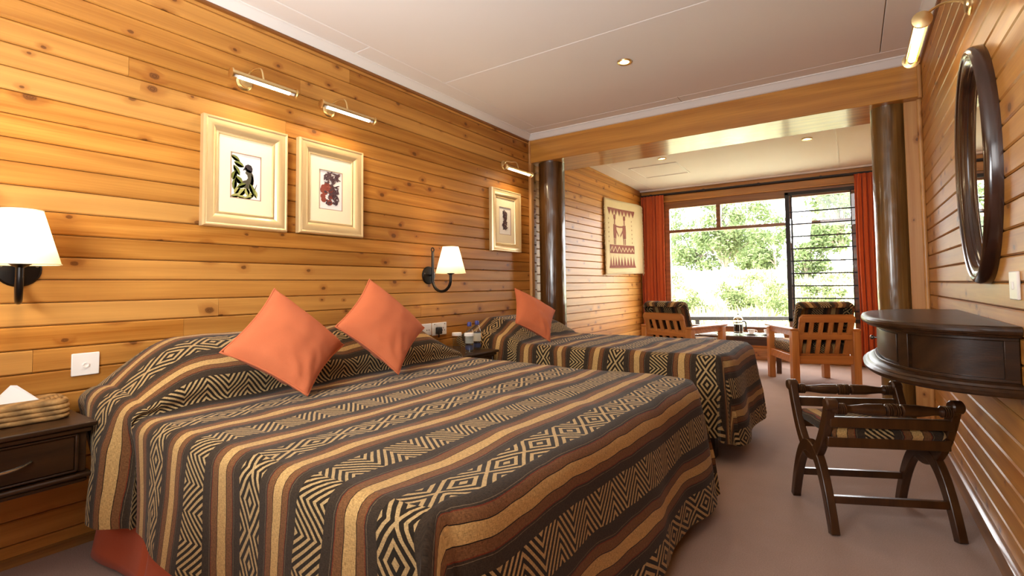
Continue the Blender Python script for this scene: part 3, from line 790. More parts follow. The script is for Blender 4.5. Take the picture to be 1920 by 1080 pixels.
nightstand('dark wooden bedside table between the two beds, under water bottles', 2.50, 2.915, 2.7075, .485)

# woven tissue box
tb_ = thing('tissue_box', 'flat coiled seagrass tissue box on the near bedside table', 'tissue box', (.165, .475, .558), radians(-3))
def rrect(hx, hy, r, n=6):
    out = []
    for cx, cy, a0 in ((hx - r, hy - r, 0), (-hx + r, hy - r, pi / 2), (-hx + r, -hy + r, pi), (hx - r, -hy + r, 3 * pi / 2)):
        for k in range(n + 1): a = a0 + pi / 2 * k / n; out.append((cx + r * cos(a), cy + r * sin(a)))
    return out
for k in range(4):
    g = .003 * (k == 3)
    obj('coil', B().tube([(x, y, .0095 + .0165 * k) for x, y in rrect(.082 - g, .128 - g, .035)], .0098, 8, closed=True), M['basket'], tb_, smooth=80)
b = B()
for k in range(5):
    q = rrect(.078 - .014 * k, .124 - .014 * k, .03 - .004 * k); 
    b.tube([(x, y, .062) for x, y in q], .0085, 6, closed=True)
b.box(-.075, .075, -.12, .12, .05, .060)
obj('lid', b, M['basket'], tb_, smooth=80)
b = B().add([(-.022, -.062, .064), (-.006, .066, .064), (.016, .062, .066), (.012, -.058, .066), (-.004, -.012, .128), (.001, .004, .126)], [(0, 1, 5, 4), (1, 2, 5), (2, 3, 4, 5), (3, 0, 4)])
obj('tissue', b, M['tissue'], tb_, smooth=0)

# bottles and covered glasses
def bottle(label, x, y):
    t = thing('water_bottle', label, 'bottle', (x, y, .558), 0, 'small water bottles between the beds')
    pr = [(.0, 0), (.024, 0), (.027, .004), (.0275, .05), (.0265, .055), (.0275, .06), (.0275, .125), (.026, .14), (.017, .163), (.0135, .170), (.0135, .182)]
    obj('body', B().lathe(pr, 24), M['bottleglass'], t); obj('water', B().lathe([(0, .003), (.0235, .003), (.0255, .008), (.0258, .13), (.0, .131)], 20), M['water'], t)
    obj('label', B().lathe([(.0281, .062), (.0281, .118)], 24, capped=False), M['label'], t); obj('lower_band', B().lathe([(.0281, .018), (.0281, .046)], 24, capped=False), M['bluelabel'], t)
    obj('cap', B().lathe([(.0155, .178), (.0155, .186), (.0150, .199), (.012, .206), (.0, .208)], 20), M['cap'], t)
bottle('blue-capped water bottle on the middle bedside table, nearer the wide bed', .395, 2.69); bottle('blue-capped water bottle on the middle bedside table, nearer the narrow bed', .355, 2.825)
def tumbler(label, x, y):
    t = thing('drinking_glass', label, 'glass', (x, y, .558), 0, 'paper-covered glasses between the beds')
    obj('bowl', B().lathe([(0, .004), (.024, .004), (.0265, .012), (.031, .132), (.0295, .132), (.0248, .014), (0, .010)], 24), M['bottleglass'], t)
    obj('paper_cover', B().lathe([(.0325, .120), (.0325, .137), (.031, .139), (0, .139)], 24), M['tissue'], t)
tumbler('paper-covered glass nearest the socket on the middle bedside table', .355, 2.605); tumbler('paper-covered glass standing in front of the water bottles', .445, 2.625)

# ------------------------------------------------------------------ wall lamps
def sconce(label, y, turn=0.0):
    t = thing('wall_sconce', label, 'wall lamp', (0, y, 1.094), 0, 'iron sconces with cream shades over the wide bed')
    k0 = set(COL.objects); b = B().lathe([(.066, 0), (.066, .006), (.060, .012), (.03, .016), (0, .017)], 28, Matrix.Rotation(pi / 2, 4, 'Y')); pl = obj('backplate', b, M['iron'], t)
    for s in (-1, 1): obj('screw', B().lathe([(.006, 0), (.005, .003), (0, .004)], 10, Matrix.Translation((.011, s * .05, .012)) @ Matrix.Rotation(pi / 2, 4, 'Y')), M['screw'], pl)
    R = .087; xc = .045 + R; path = [(.045, 0, .172), (.045, 0, .08), (.045, 0, -.03)] + [(xc - R * cos(a), 0, -.032 - R * sin(a)) for a in [pi * k / 14 for k in range(1, 14)]] + [(xc + R, 0, -.03), (xc + R, 0, .03)]
    ar = obj('arm', B().tube(path, .0105, 12), M['iron'], t, smooth=80)
    obj('ring', B().tube([(.045, .014 * cos(a), .187 + .014 * sin(a)) for a in [2 * pi * k / 16 for k in range(16)]], .0045, 8, closed=True), M['iron'], ar, smooth=80)
    obj('stub', B().tube([(.012, 0, 0), (.045, 0, 0)], .009, 10), M['iron'], ar)
    cx = xc + R; T = Matrix.Translation((cx, 0, 0))
    obj('lamp_cup', B().lathe([(.012, .0), (.030, .012), (.030, .018), (.012, .03), (.012, .05), (0, .05)], 20, T), M['iron'], t)
    sh = obj('lamp_shade', B().lathe([(.108, .010), (.056, .200)], 40, T, capped=False), M['shade'], t, smooth=80)
    for r_, z in ((.108, .011), (.0565, .199)): obj('rim', B().tube([(cx + r_ * cos(a), r_ * sin(a), z) for a in [2 * pi * k / 40 for k in range(40)]], .0022, 6, closed=True), M['mat'], sh, smooth=80)
    obj('bulb', B().lathe([(0, .05), (.012, .055), (.024, .085), (.022, .11), (.010, .125), (0, .128)], 16, T), M['bulb'], t)
    d_ = bpy.data.lights.new('sconce_light', 'POINT'); d_.energy = 6.0; d_.color = (1, .76, .46); d_.shadow_soft_size = .03
    l = bpy.data.objects.new('sconce_light', d_); COL.objects.link(l); l.parent = t; l.location = (cx * cos(turn), cx * sin(turn), .145)
    for ch in t.children:
        if ch.type == 'MESH' and not ch.name.startswith('backplate'): ch.rotation_euler = (0, 0, turn)
sconce('black iron wall sconce with cream shade above the near bedside table', .505, radians(-10))
sconce('black iron wall sconce with cream shade above the middle bedside table', 2.70)

def picture_light(label, y_plate, y0, y1, xo, z, sgn=1, X=0.0, glow='lampglow', big=1.0, zp=2.085, tilt=0.0, lit=3.0):
    """brass tube on a swan neck; local +x points out of the wall"""
    t = thing('picture_light', label, 'picture light', (X, (y0 + y1) / 2, z), 0 if sgn > 0 else pi)
    fl = lambda y: (y - (y0 + y1) / 2) * (1 if sgn > 0 else -1)
    yp = fl(y_plate); L = (y1 - y0) / 2; r = .019 * big
    Ry = Matrix.Rotation(pi / 2, 4, 'Y')
    obj('backplate', B().lathe([(.042, 0), (.042, .004), (.036, .008), (.030, .010), (.028, .016), (.012, .019), (0, .020)], 24, Matrix.Translation((0, yp, zp - z)) @ Ry), M['brass'], t)
    yc = lerp(yp, 0.0, .75)
    path = arcpts([(.012, yp, zp - z), (.03, yp + .1 * (yc - yp), zp - z + .03), (xo * .5, lerp(yp, yc, .5), .085), (xo * .85, lerp(yp, yc, .9), .075), (xo, yc, r * .9)], 24)
    obj('swan_neck', B().tube([p for p, _ in path], .0052, 10), M['brass'], t, smooth=80)
    n = 16; a0 = radians(-25); a1 = radians(205); out = [(r * cos(a0 + (a1 - a0) * k / n), r * sin(a0 + (a1 - a0) * k / n)) for k in range(n + 1)]
    inn = [(.9 * x, .9 * z_) for x, z_ in reversed(out)]
    T = Matrix.Translation((xo, 0, 0)) @ Matrix.Rotation(tilt, 4, 'Y')
    obj('reflector', B().prism(out + inn, -L, L, T @ AX_Y), M['brass'], t, smooth=50)
    for s in (-1, 1): obj('end_cap', B().lathe([(0, 0), (r * .95, 0), (r * 1.35, .003), (r * 1.3, .009), (r * .8, .013), (0, .014)], 24, T @ Matrix.Translation((0, s * L, 0)) @ Matrix.Rotation(-s * pi / 2, 4, 'X')), M['brass'], t)
    obj('lamp_tube', B().tube([(xo, -L + .028, -.007), (xo, L - .03, -.007)], r * .55, 12), M[glow], t, smooth=80)
    for s in (-1, 1): obj('lamp_holder', B().tube([(xo, s * (L - .03), -.006), (xo, s * (L - .004), -.006)], r * .5, 10), M['white'], t)
    d_ = bpy.data.lights.new('picture_light_lamp', 'AREA'); d_.shape = 'RECTANGLE'; d_.size = .012; d_.size_y = 2 * L - .06; d_.energy = lit; d_.color = (1, .78, .48); d_.spread = radians(170)
    l = bpy.data.objects.new('picture_light_lamp', d_); COL.objects.link(l); l.parent = t; l.location = (xo, 0, -.021); l.rotation_euler = (0, radians(-20), 0)
picture_light('brass picture light above the bird print', 1.335, 1.205, 1.53, .145, 2.055)
picture_light('brass picture light above the red berry print', 1.845, 1.70, 2.06, .145, 2.050)
picture_light('brass picture light over the small print next to the log column', 3.68, 3.515, 3.915, .145, 2.040, zp=2.105)
picture_light('larger brass strip light over the oval mirror', 2.55, 2.535, 2.975, .148, 2.055, -1, W, 'mirrorglow', 1.35, 2.08, lit=1.5)

# ------------------------------------------------------------------ pictures
def framed(label, y0, y1, z0, z1, win_, art):
    t = thing('framed_print', label, 'picture', (0, (y0 + y1) / 2, (z0 + z1) / 2), 0, None); w = (y1 - y0) / 2; h = (z1 - z0) / 2
    prof = [(0, .002), (0, .032), (.006, .042), (.012, .042), (.018, .038), (.030, .040), (.044, .036), (.058, .026), (.066, .019), (.070, .021), (.076, .021), (.080, .014), (.080, .002)]
    b = B(); vs = []
    for s in ((-1, -1), (1, -1), (1, 1), (-1, 1)):
        vs.append([(x, s[0] * (w - q), s[1] * (h - q)) for q, x in prof])
    b.grid(vs, wrap_u=True, wrap_v=True); obj('frame', b, M['gold'], t, smooth=28)
    wy, wz = win_
    b = B(); o_ = (w - .078, h - .078)
    for a in ((-o_[0], o_[0], wz, o_[1]), (-o_[0], o_[0], -o_[1], -wz), (-o_[0], -wy, -wz, wz), (wy, o_[0], -wz, wz)): b.box(.004, .014, a[0], a[1], a[2], a[3])
    obj('mount', b, M['mat'], t, smooth=0)
    b = B()
    for a in ((-wy, wy, wz - .004, wz), (-wy, wy, -wz, -wz + .004), (-wy, -wy + .004, -wz, wz), (wy - .004, wy, -wz, wz)): b.box(.010, .0135, a[0], a[1], a[2], a[3])
    obj('bevel', b, M['print_edge'], t, smooth=0)
    pr = obj('print', B().box(.004, .008, -wy, wy, -wz, wz), M['paper'], t, smooth=0)
    for nm, mt_, polys in art:
        b = B()
        for i, pl in enumerate(polys): b.add([(.0083 + .00008 * i, y, z) for y, z in pl], [tuple(range(len(pl)))])
        obj(nm, b, M[mt_], pr, smooth=0)
def ell(cy, cz, a, c, rot=0, n=14):
    return [(cy + a * cos(q) * cos(rot) - c * sin(q) * sin(rot), cz + a * cos(q) * sin(rot) + c * sin(q) * cos(rot)) for q in [2 * pi * k / n for k in range(n)]]
def leafp(cy, cz, L, wd, rot):
    pts = [(-1, 0), (-.6, .7), (0, 1), (.5, .75), (1, 0), (.5, -.75), (0, -1), (-.6, -.7)]
    return [(cy + L * x * cos(rot) - wd * z * sin(rot), cz + L * x * sin(rot) + wd * z * cos(rot)) for x, z in pts]
LV = [(-.052, .088, .026, .013, -.5), (-.034, .060, .028, .015, -.35), (-.046, .028, .030, .014, -1.0), (-.058, .0, .026, .015, 1.3), (-.034, -.022, .026, .017, -.8), (-.056, -.045, .030, .013, 1.5), (.034, -.062, .034, .014, -1.15), (-.02, -.048, .026, .013, .5)]
LP = [(-.042, -.074, .026, .015, 1.0), (-.018, -.082, .028, .016, .9), (.010, -.078, .024, .014, 1.9), (.030, -.092, .028, .013, .9), (.050, -.080, .026, .012, -1.25), (-.050, -.104, .024, .011, .2), (-.018, -.108, .024, .010, -.1), (.014, -.106, .022, .010, .3)]
def half(L): return [[(cy + d_ * L_ * x * cos(r_) - wd * z * sin(r_), cz + L_ * x * sin(r_) + wd * z * cos(r_)) for x, z in ((-1, 0), (-.4, -.75), (.2, -.85), (.7, -.5), (1, 0))] for cy, cz, L_, wd, r_ in L for d_ in (1,)]
def vein(L): return [leafp(cy, cz, L_ * 1.02, wd * .07, r_) for cy, cz, L_, wd, r_ in L]
bird = [('leaves', 'leafink', [leafp(*a) for a in LV]), ('leaf_shade', 'leafshade', half(LV)), ('leaf_veins', 'leafink2', vein(LV)),
        ('bird_body', 'birdink', [[(.004, .042), (.026, .036), (.040, .014), (.043, -.015), (.036, -.045), (.018, -.062), (-.008, -.058), (-.024, -.036), (-.012, -.022), (.004, -.016), (.012, -.004), (.008, .010), (-.002, .020)]]),
        ('bird_wing', 'plumink', [[(.030, .020), (.041, .0), (.042, -.03), (.032, -.052), (.020, -.045), (.028, -.02)]]),
        ('bird_head', 'birddark', [[(-.002, .060), (.012, .068), (.028, .064), (.036, .048), (.034, .030), (.020, .024), (.006, .030), (-.004, .036), (-.016, .030), (-.008, .044)]]),
        ('bird_eye', 'paper', [ell(.002, .044, .0055, .0055)]),
        ('pale_leaves', 'leafink2', [leafp(*a) for a in LP]), ('pale_leaf_shade', 'leafink', half(LP)), ('twig', 'birddark', [[(.046, -.062), (.058, -.030), (.060, -.032), (.050, -.064)]])]
rs = random.Random(21)
def berries(n, seed, hy, hz, sz):
    rs = random.Random(seed); return [ell(rs.uniform(-hy, hy * .5), rs.uniform(-hz, hz * .45), sz * rs.uniform(.8, 1.2), sz * rs.uniform(.8, 1.2)) for _ in range(n)]
def scrib(n, seed, hy, hz, y_off=0, z_off=0):
    rs = random.Random(seed); return [leafp(y_off + rs.uniform(-hy, hy), z_off + rs.uniform(-hz, hz), rs.uniform(.010, .024), rs.uniform(.003, .007), rs.uniform(0, pi)) for _ in range(n)]
fruit = [('twigs', 'plumink', scrib(46, 3, .022, .085, .030, .005) + scrib(22, 4, .05, .02, .005, .085) + scrib(20, 8, .04, .07, 0, -.02)), ('berries', 'redink', berries(13, 6, .055, .085, .017)), ('berry_shade', 'plumink', berries(9, 7, .05, .08, .008))]
spray = [('foliage', 'plumink', scrib(80, 11, .028, .075) + scrib(14, 12, .018, .02, 0, .075)), ('flecks', 'print_edge', scrib(18, 13, .02, .06))]
framed('gilt-framed print of a dark-headed bird among green leaves', 1.128, 1.563, 1.317, 1.862, (.080, .118), bird)
framed('gilt-framed print of red berries, middle one of three pictures', 1.632, 2.078, 1.323, 1.868, (.082, .118), fruit)
framed('gilt-framed print of a dark plant spray beside the log column', 3.452, 3.905, 1.315, 1.872, (.092, .124), spray)

# ------------------------------------------------------------------ sockets and switches
def plate(b, hy, hz, t=.009): return b.box(0, t, -hy, hy, -hz, hz)
t = thing('wall_switch', 'single white switch plate on the planks left of the wide bed', 'switch', (0, .7105, .714)); obj('faceplate', plate(B(), .045, .045), M['plastic'], t, bevel=.003)
obj('outlet_ring', B().lathe([(.011, 0), (.011, .004), (.007, .004), (.007, .001)], 18, Matrix.Translation((.009, .0, -.004)) @ Matrix.Rotation(pi / 2, 4, 'Y')), M['plastic'], t)
t = thing('socket_outlet', 'white double socket with a black plug in it', 'socket', (0, 2.812, .693)); obj('faceplate', plate(B(), .078, .047), M['plastic'], t, bevel=.003)
for y, z in ((-.055, .036), (.055, .036)): obj('screw', B().lathe([(.005, 0), (.004, .002), (0, .002)], 10, Matrix.Translation((.009, y, z)) @ Matrix.Rotation(pi / 2, 4, 'Y')), M['screw'], t)
obj('rocker', B().box(.008, .012, .024, .034, .012, .03), M['plastic'], t, bevel=.001); obj('rocker', B().box(.008, .012, -.034, -.024, .02, .038), M['plastic'], t, bevel=.001)
for y, z in ((.030, -.012), (.052, -.012), (.041, .004)): obj('slot', B().box(.0085, .0095, y - .003, y + .003, z - .005, z + .005), M['blackplastic'], t, smooth=0)
p_ = thing('mains_plug', 'black plug pushed into the double socket', 'plug', (.009, 2.787, .682)); obj('body', B().box(0, .032, -.024, .024, -.026, .026), M['blackplastic'], p_, bevel=.008, seg=3); obj('cord_grip', B().tube([(.016, 0, -.024), (.014, 0, -.05)], .005, 8), M['blackplastic'], p_)
t = thing('socket_outlet', 'white socket plate half hidden behind the right cushion', 'socket', (0, 2.655, .697)); obj('faceplate', plate(B(), .068, .043), M['plastic'], t, bevel=.003)
for y in (.02, .042): obj('slot', B().box(.0085, .0095, y - .003, y + .003, -.01, 0), M['blackplastic'], t, smooth=0)
t = thing('wall_switch', 'white switch plate on the planks above the console', 'switch', (W, 2.105, 1.0), pi); obj('faceplate', plate(B(), .045, .043), M['plastic'], t, bevel=.003); obj('rocker', B().box(.008, .013, -.006, .006, -.012, .012), M['plastic'], t, bevel=.002)

# ------------------------------------------------------------------ downlights
def downlight(label, x, y, z, tilt=0, r=.045, lit=14):
    t = thing('ceiling_downlight', label, 'downlight', (x, y, z)); t.rotation_euler = (tilt, 0, 0)
    obj('trim_ring', B().lathe([(r * .68, .004), (r * .70, -.006), (r, -.009), (r * 1.06, -.004), (r * 1.06, .002)], 28, capped=False), M['brass'], t); obj('lamp', B().lathe([(0, -.003), (r * .68, -.002), (r * .7, .003), (0, .004)], 24), M['downglow'], t)
    d_ = bpy.data.lights.new('downlight_lamp', 'SPOT'); d_.energy = lit; d_.color = (1, .86, .62); d_.spot_size = radians(95); d_.spot_blend = .8; d_.shadow_soft_size = .03
    l = bpy.data.objects.new('downlight_lamp', d_); COL.objects.link(l); l.parent = t; l.location = (0, 0, -.02)
downlight('recessed brass downlight in the main white ceiling', 1.397, 3.085, ZC)
downlight('recessed downlight in the bay ceiling, beside the hatch', .85, 5.60, zc2(5.6), -.022, lit=32); downlight('recessed downlight in the bay ceiling, nearer the glass louvres', 2.26, 5.68, zc2(5.68), -.022, lit=32)

# ------------------------------------------------------------------ oval mirror
t = thing('oval_mirror', 'tall oval mirror in a deep dark wooden frame', 'mirror', (W, 2.46, 1.437), pi)
n = 64; MA, MB = .28, .434
prof = [(0, .0), (0, .026), (.004, .036), (.010, .042), (.018, .045), (.026, .043), (.030, .038), (.036, .037), (.044, .034), (.052, .027), (.056, .021), (.062, .020), (.066, .014), (.066, .004)]
pts = []
for k in range(n):
    a = 2 * pi * k / n; nx_, nz_ = cos(a) / MA, sin(a) / MB; q = hypot(nx_, nz_); nx_, nz_ = nx_ / q, nz_ / q
    pts.append([(x, MA * cos(a) - nx_ * e, MB * sin(a) - nz_ * e) for e, x in prof])
M['mirrorframe'] = wood('mirror_frame_wood', '1e0f0a', '3e2216', 'z', .22, .7, vary=0, world_space=False, grain=.8)
obj('frame', B().grid(pts, wrap_u=True, wrap_v=False), M['mirrorframe'], t, smooth=30)
b = B().prism([((MA - .060) * cos(2 * pi * k / n), (MB - .060) * sin(2 * pi * k / n)) for k in range(n)], .004, .012, AX_X); obj('mirror_glass', b, M['mirror'], t, smooth=0)

# ------------------------------------------------------------------ wall-hung console with half-oval top
con = thing('console_table', 'dark wall-hung console with a half-oval moulded top', 'console', (W, 2.63, 0))
def D(ax, ay, n=48, ex=2.5, back=.002):
    out = []
    for k in range(n + 1):
        a = -pi / 2 + pi * k / n; c, s = cos(a), sin(a)
        out.append((-max(back, ax * abs(c) ** (2 / ex)), ay * (1 if s > 0 else -1) * abs(s) ** (2 / ex)))
    return out
def moulded(name, rings, parent, mat):
    """stack of D outlines (inset, z)"""
    b = B(); rows = []
    for ax, ay, z in rings: rows.append([(x, y, z) for x, y in D(ax, ay)])
    b.grid(rows); n0 = len(rows[0]); N = len(rows)
    b.f += [tuple(range(n0)), tuple((N - 1) * n0 + k for k in range(n0))] + [tuple([i * n0 + (n0 - 1), (i + 1) * n0 + (n0 - 1), (i + 1) * n0, i * n0]) for i in range(N - 1)]
    return obj(name, b, mat, parent, smooth=30)
AX, AY = .385, .575
moulded('top', [(AX - .030, AY - .03, .842), (AX - .016, AY - .016, .844), (AX - .012, AY - .012, .851), (AX - .004, AY - .004, .853), (AX, AY, .860), (AX, AY, .868), (AX - .004, AY - .004, .875), (AX - .012, AY - .012, .878), (AX - .020, AY - .02, .8785)], con, M['mahogany_y'])
moulded('bottom_shelf', [(AX - .05, AY - .05, .664), (AX - .014, AY - .014, .665), (AX - .004, AY - .004, .672), (AX - .002, AY - .002, .682), (AX - .010, AY - .010, .690), (AX - .018, AY - .018, .692), (AX - .022, AY - .022, .699), (AX - .034, AY - .034, .705), (AX - .05, AY - .05, .706)], con, M['mahogany_y'])
bx, by = AX - .060, AY - .055
body = moulded('body', [(bx, by, .704), (bx, by, .846)], con, M['mahogany'])
body_d = D(bx, by, 48)
def wallpiece(name, k0, k1, z0, z1, out, mat, parent=con, th=.01):
    """curved strip hugging the body outline between outline indices"""
    P_ = [Vector((x, y, 0)) for x, y in body_d[k0:k1 + 1]]; b = B(); rows = []
    for i, p in enumerate(P_):
        tn = (P_[min(i + 1, len(P_) - 1)] - P_[max(i - 1, 0)]).normalized(); nn = Vector((-tn.y, tn.x, 0))
        if nn.x > 0 and abs(nn.x) > abs(nn.y): nn = -nn
        if abs(nn.y) >= abs(nn.x) and nn.y * (p.y) < 0: nn = -nn
        a = p + nn * out; c = p - nn * .004
        rows.append([(a.x, a.y, z0), (a.x, a.y, z1), (c.x, c.y, z1), (c.x, c.y, z0)])
    b.grid(rows, wrap_v=True); b.f += [(0, 1, 2, 3), tuple((len(rows) - 1) * 4 + k for k in (3, 2, 1, 0))]
    return obj(name, b, mat, parent, bevel=.002, smooth=30)
for k0, k1 in ((0, 1), (12, 14), (34, 36), (47, 48)): wallpiece('pilaster', k0, k1, .706, .843, .014, M['mahogany'])
wallpiece('bead', 0, 48, .832, .843, .016, M['mahogany_y']); wallpiece('bead', 0, 48, .705, .716, .016, M['mahogany_y'])
dr = wallpiece('drawer', 15, 33, .722, .826, .006, M['mahogany_y'])
obj('knob', B().lathe([(.004, 0), (.004, .010), (.009, .014), (.010, .020), (.006, .025), (0, .026)], 16, Matrix.Translation((-bx - .005, .06, .774)) @ Matrix.Rotation(-pi / 2, 4, 'Y')), M['chrome'], dr)

# ------------------------------------------------------------------ curule stool
ang = radians(24.7)
st_ = thing('curule_stool', 'dark cross-framed stool with turned handles and a patterned seat', 'stool', (2.618, 2.694, 0), ang)
HW, HD = .225, .197
def arc_bar(b, pts, wd, th, X):
    """flat bar following 2-D points (y,z) in the plane x = X"""
    P_ = [Vector((0, y, z)) for y, z in pts]; rows = []
    for i, p in enumerate(P_):
        tn = (P_[min(i + 1, len(P_) - 1)] - P_[max(i - 1, 0)]).normalized(); nn = Vector((0, -tn.z, tn.y)); w_ = wd[i] if isinstance(wd, list) else wd
        a = p + nn * w_ / 2; c = p - nn * w_ / 2
        rows.append([(X - th / 2, a.y, a.z), (X + th / 2, a.y, a.z), (X + th / 2, c.y, c.z), (X - th / 2, c.y, c.z)])
    N = len(rows); b.grid(rows, wrap_v=True); b.f += [(len(b.v) - N * 4 + 0, len(b.v) - N * 4 + 1, len(b.v) - N * 4 + 2, len(b.v) - N * 4 + 3), (len(b.v) - 1, len(b.v) - 2, len(b.v) - 3, len(b.v) - 4)]
for sx in (-1, 1):
    X = sx * HW
    up = [(-HD * 1.02 * (abs(q) ** 1.0) * (-1 if q > 0 else 1) , .262 + .275 * abs(q) ** 2.1) for q in [(-1 + 2 * k / 28) for k in range(29)]]
    dn = [(HD * q * (1.0), .292 - .292 * abs(q) ** 2.3) for q in [(-1 + 2 * k / 28) for k in range(29)]]
    wu = [.040 + .012 * (1 - abs(-1 + 2 * k / 28)) for k in range(29)]; wd = [.034 + .022 * (1 - abs(-1 + 2 * k / 28)) for k in range(29)]
    b = B(); arc_bar(b, up, wu, .032, X); obj('upper_arc', b, M['stoolwood'], st_, bevel=.004)
    b = B(); arc_bar(b, dn, wd, .034, X)
    obj('lower_arc', b, M['stoolwood'], st_, bevel=.004)
    for sy in (-1, 1): obj('scroll', B().lathe([(0, -.022), (.020, -.022), (.026, -.016), (.026, .016), (.020, .022), (0, .022)], 20, Matrix.Translation((X, sy * HD * 1.02, .522)) @ Matrix.Rotation(pi / 2, 4, 'Y')), M['stoolwood'], st_)
hp = []
def bulb_prof(L):
    half = [(0, .016), (.012, .016)]
    x = .012
    pr = []
    def ringset(x0, n_, r_): 
        o = []
        for k in range(n_): o += [(x0 + .008 * k, r_ * .78), (x0 + .008 * k + .003, r_), (x0 + .008 * k + .005, r_)]
        return o, x0 + .008 * n_
    pr += [(0, .012)]; a, x1 = ringset(.016, 5, .019); pr += a
    pr += [(x1 + .004, .013), (x1 + .02, .013), (x1 + .05, .016), (x1 + .075, .019), (L / 2 - .034, .020), (L / 2 - .028, .013)]
    a, x2 = ringset(L / 2 - .024, 3, .021); pr += a
    right = [(L - x, r_) for x, r_ in reversed(pr)]
    return pr + right
for sy in (-1, 1):
    L = 2 * HW
    obj('handle', B().lathe([(r_ * 1.2, x - L / 2) for x, r_ in bulb_prof(L)], 18, Matrix.Translation((0, sy * HD * 1.02, .503)) @ Matrix.Rotation(pi / 2, 4, 'Y')), M['stoolwood'], st_, smooth=50)
    y = sy * HD * .93; obj('upper_rail', B().box(-HW, HW, y - .011, y + .011, .425, .468), M['stoolwood'], st_, bevel=.004)
    y = sy * HD * .78; obj('seat_rail', B().box(-HW, HW, y - .014, y + .014, .338, .382), M['stoolwood'], st_, bevel=.004)
    y = sy * HD * .80; obj('stretcher', B().box(-HW, HW, y - .011, y + .011, .112, .142), M['stoolwood'], st_, bevel=.003)
def pad(name, x0, x1, y0, y1, z0, z1, parent, mat, r=.03, n=18, m=10, dome=.01, uvs=(1, 1), loc=(0, 0, 0), rot=(0, 0, 0), uo=0.0):
    """soft upholstered block with UVs in metres"""
    b = B(); b.uv = []; rows = []; hx, hy = (x1 - x0) / 2, (y1 - y0) / 2; cx, cy = (x0 + x1) / 2, (y0 + y1) / 2
    def add(P_, U_):
        o = len(b.v); nu, nv = len(P_), len(P_[0])
        for R_, Q_ in zip(P_, U_):
            for p_, q_ in zip(R_, Q_): b.v.append(p_); b.uv.append(q_)
        for i in range(nu - 1):
            for j in range(nv - 1): b.f.append((o + i * nv + j, o + (i + 1) * nv + j, o + (i + 1) * nv + j + 1, o + i * nv + j + 1))
    per = rrect(hx, hy, r, 5); per.append(per[0])
    prof = [(0, 0), (0, .0), (-.004, .25), (0, .5), (.0, .75), (.25, .93), (1, 1.0)]
    side = []; su = []; T = z1 - z0
    for off, h in [(r * .6, 0), (0, .18), (-.004, .5), (0, .78), (r * .35, .95), (r * .9, 1.0)]:
        f = 1 - off / min(hx, hy); side.append([(cx + px * (1 - off / hx), cy + py * (1 - off / hy), z0 + T * h) for px, py in per])
        su.append([(uo + px + (T * (1 - h)) * (1 if px > 0 else -1) * (abs(px) / hx > abs(py) / hy), py + (T * (1 - h)) * (1 if py > 0 else -1) * (abs(px) / hx <= abs(py) / hy)) for px, py in per])
    add(side, su)
    g = [];gu = []
    for i in range(n + 1):
        R_ = []; U_ = []
        for j in range(len(per)):
            f = (1 - i / n); px, py = per[j]; px *= (1 - r * .9 / hx) * f; py *= (1 - r * .9 / hy) * f
            R_.append((cx + px, cy + py, z1 + dome * (1 - f * f))); U_.append((uo + px, py))
        g.append(R_); gu.append(U_)
    add(g, gu)
    return obj(name, b, mat, parent, loc, rot, smooth=60)
pad('seat', -HW + .014, HW - .014, -HD * .86, HD * .86, .372, .420, st_, M['chairfab'], .02, dome=.006, uo=.03)

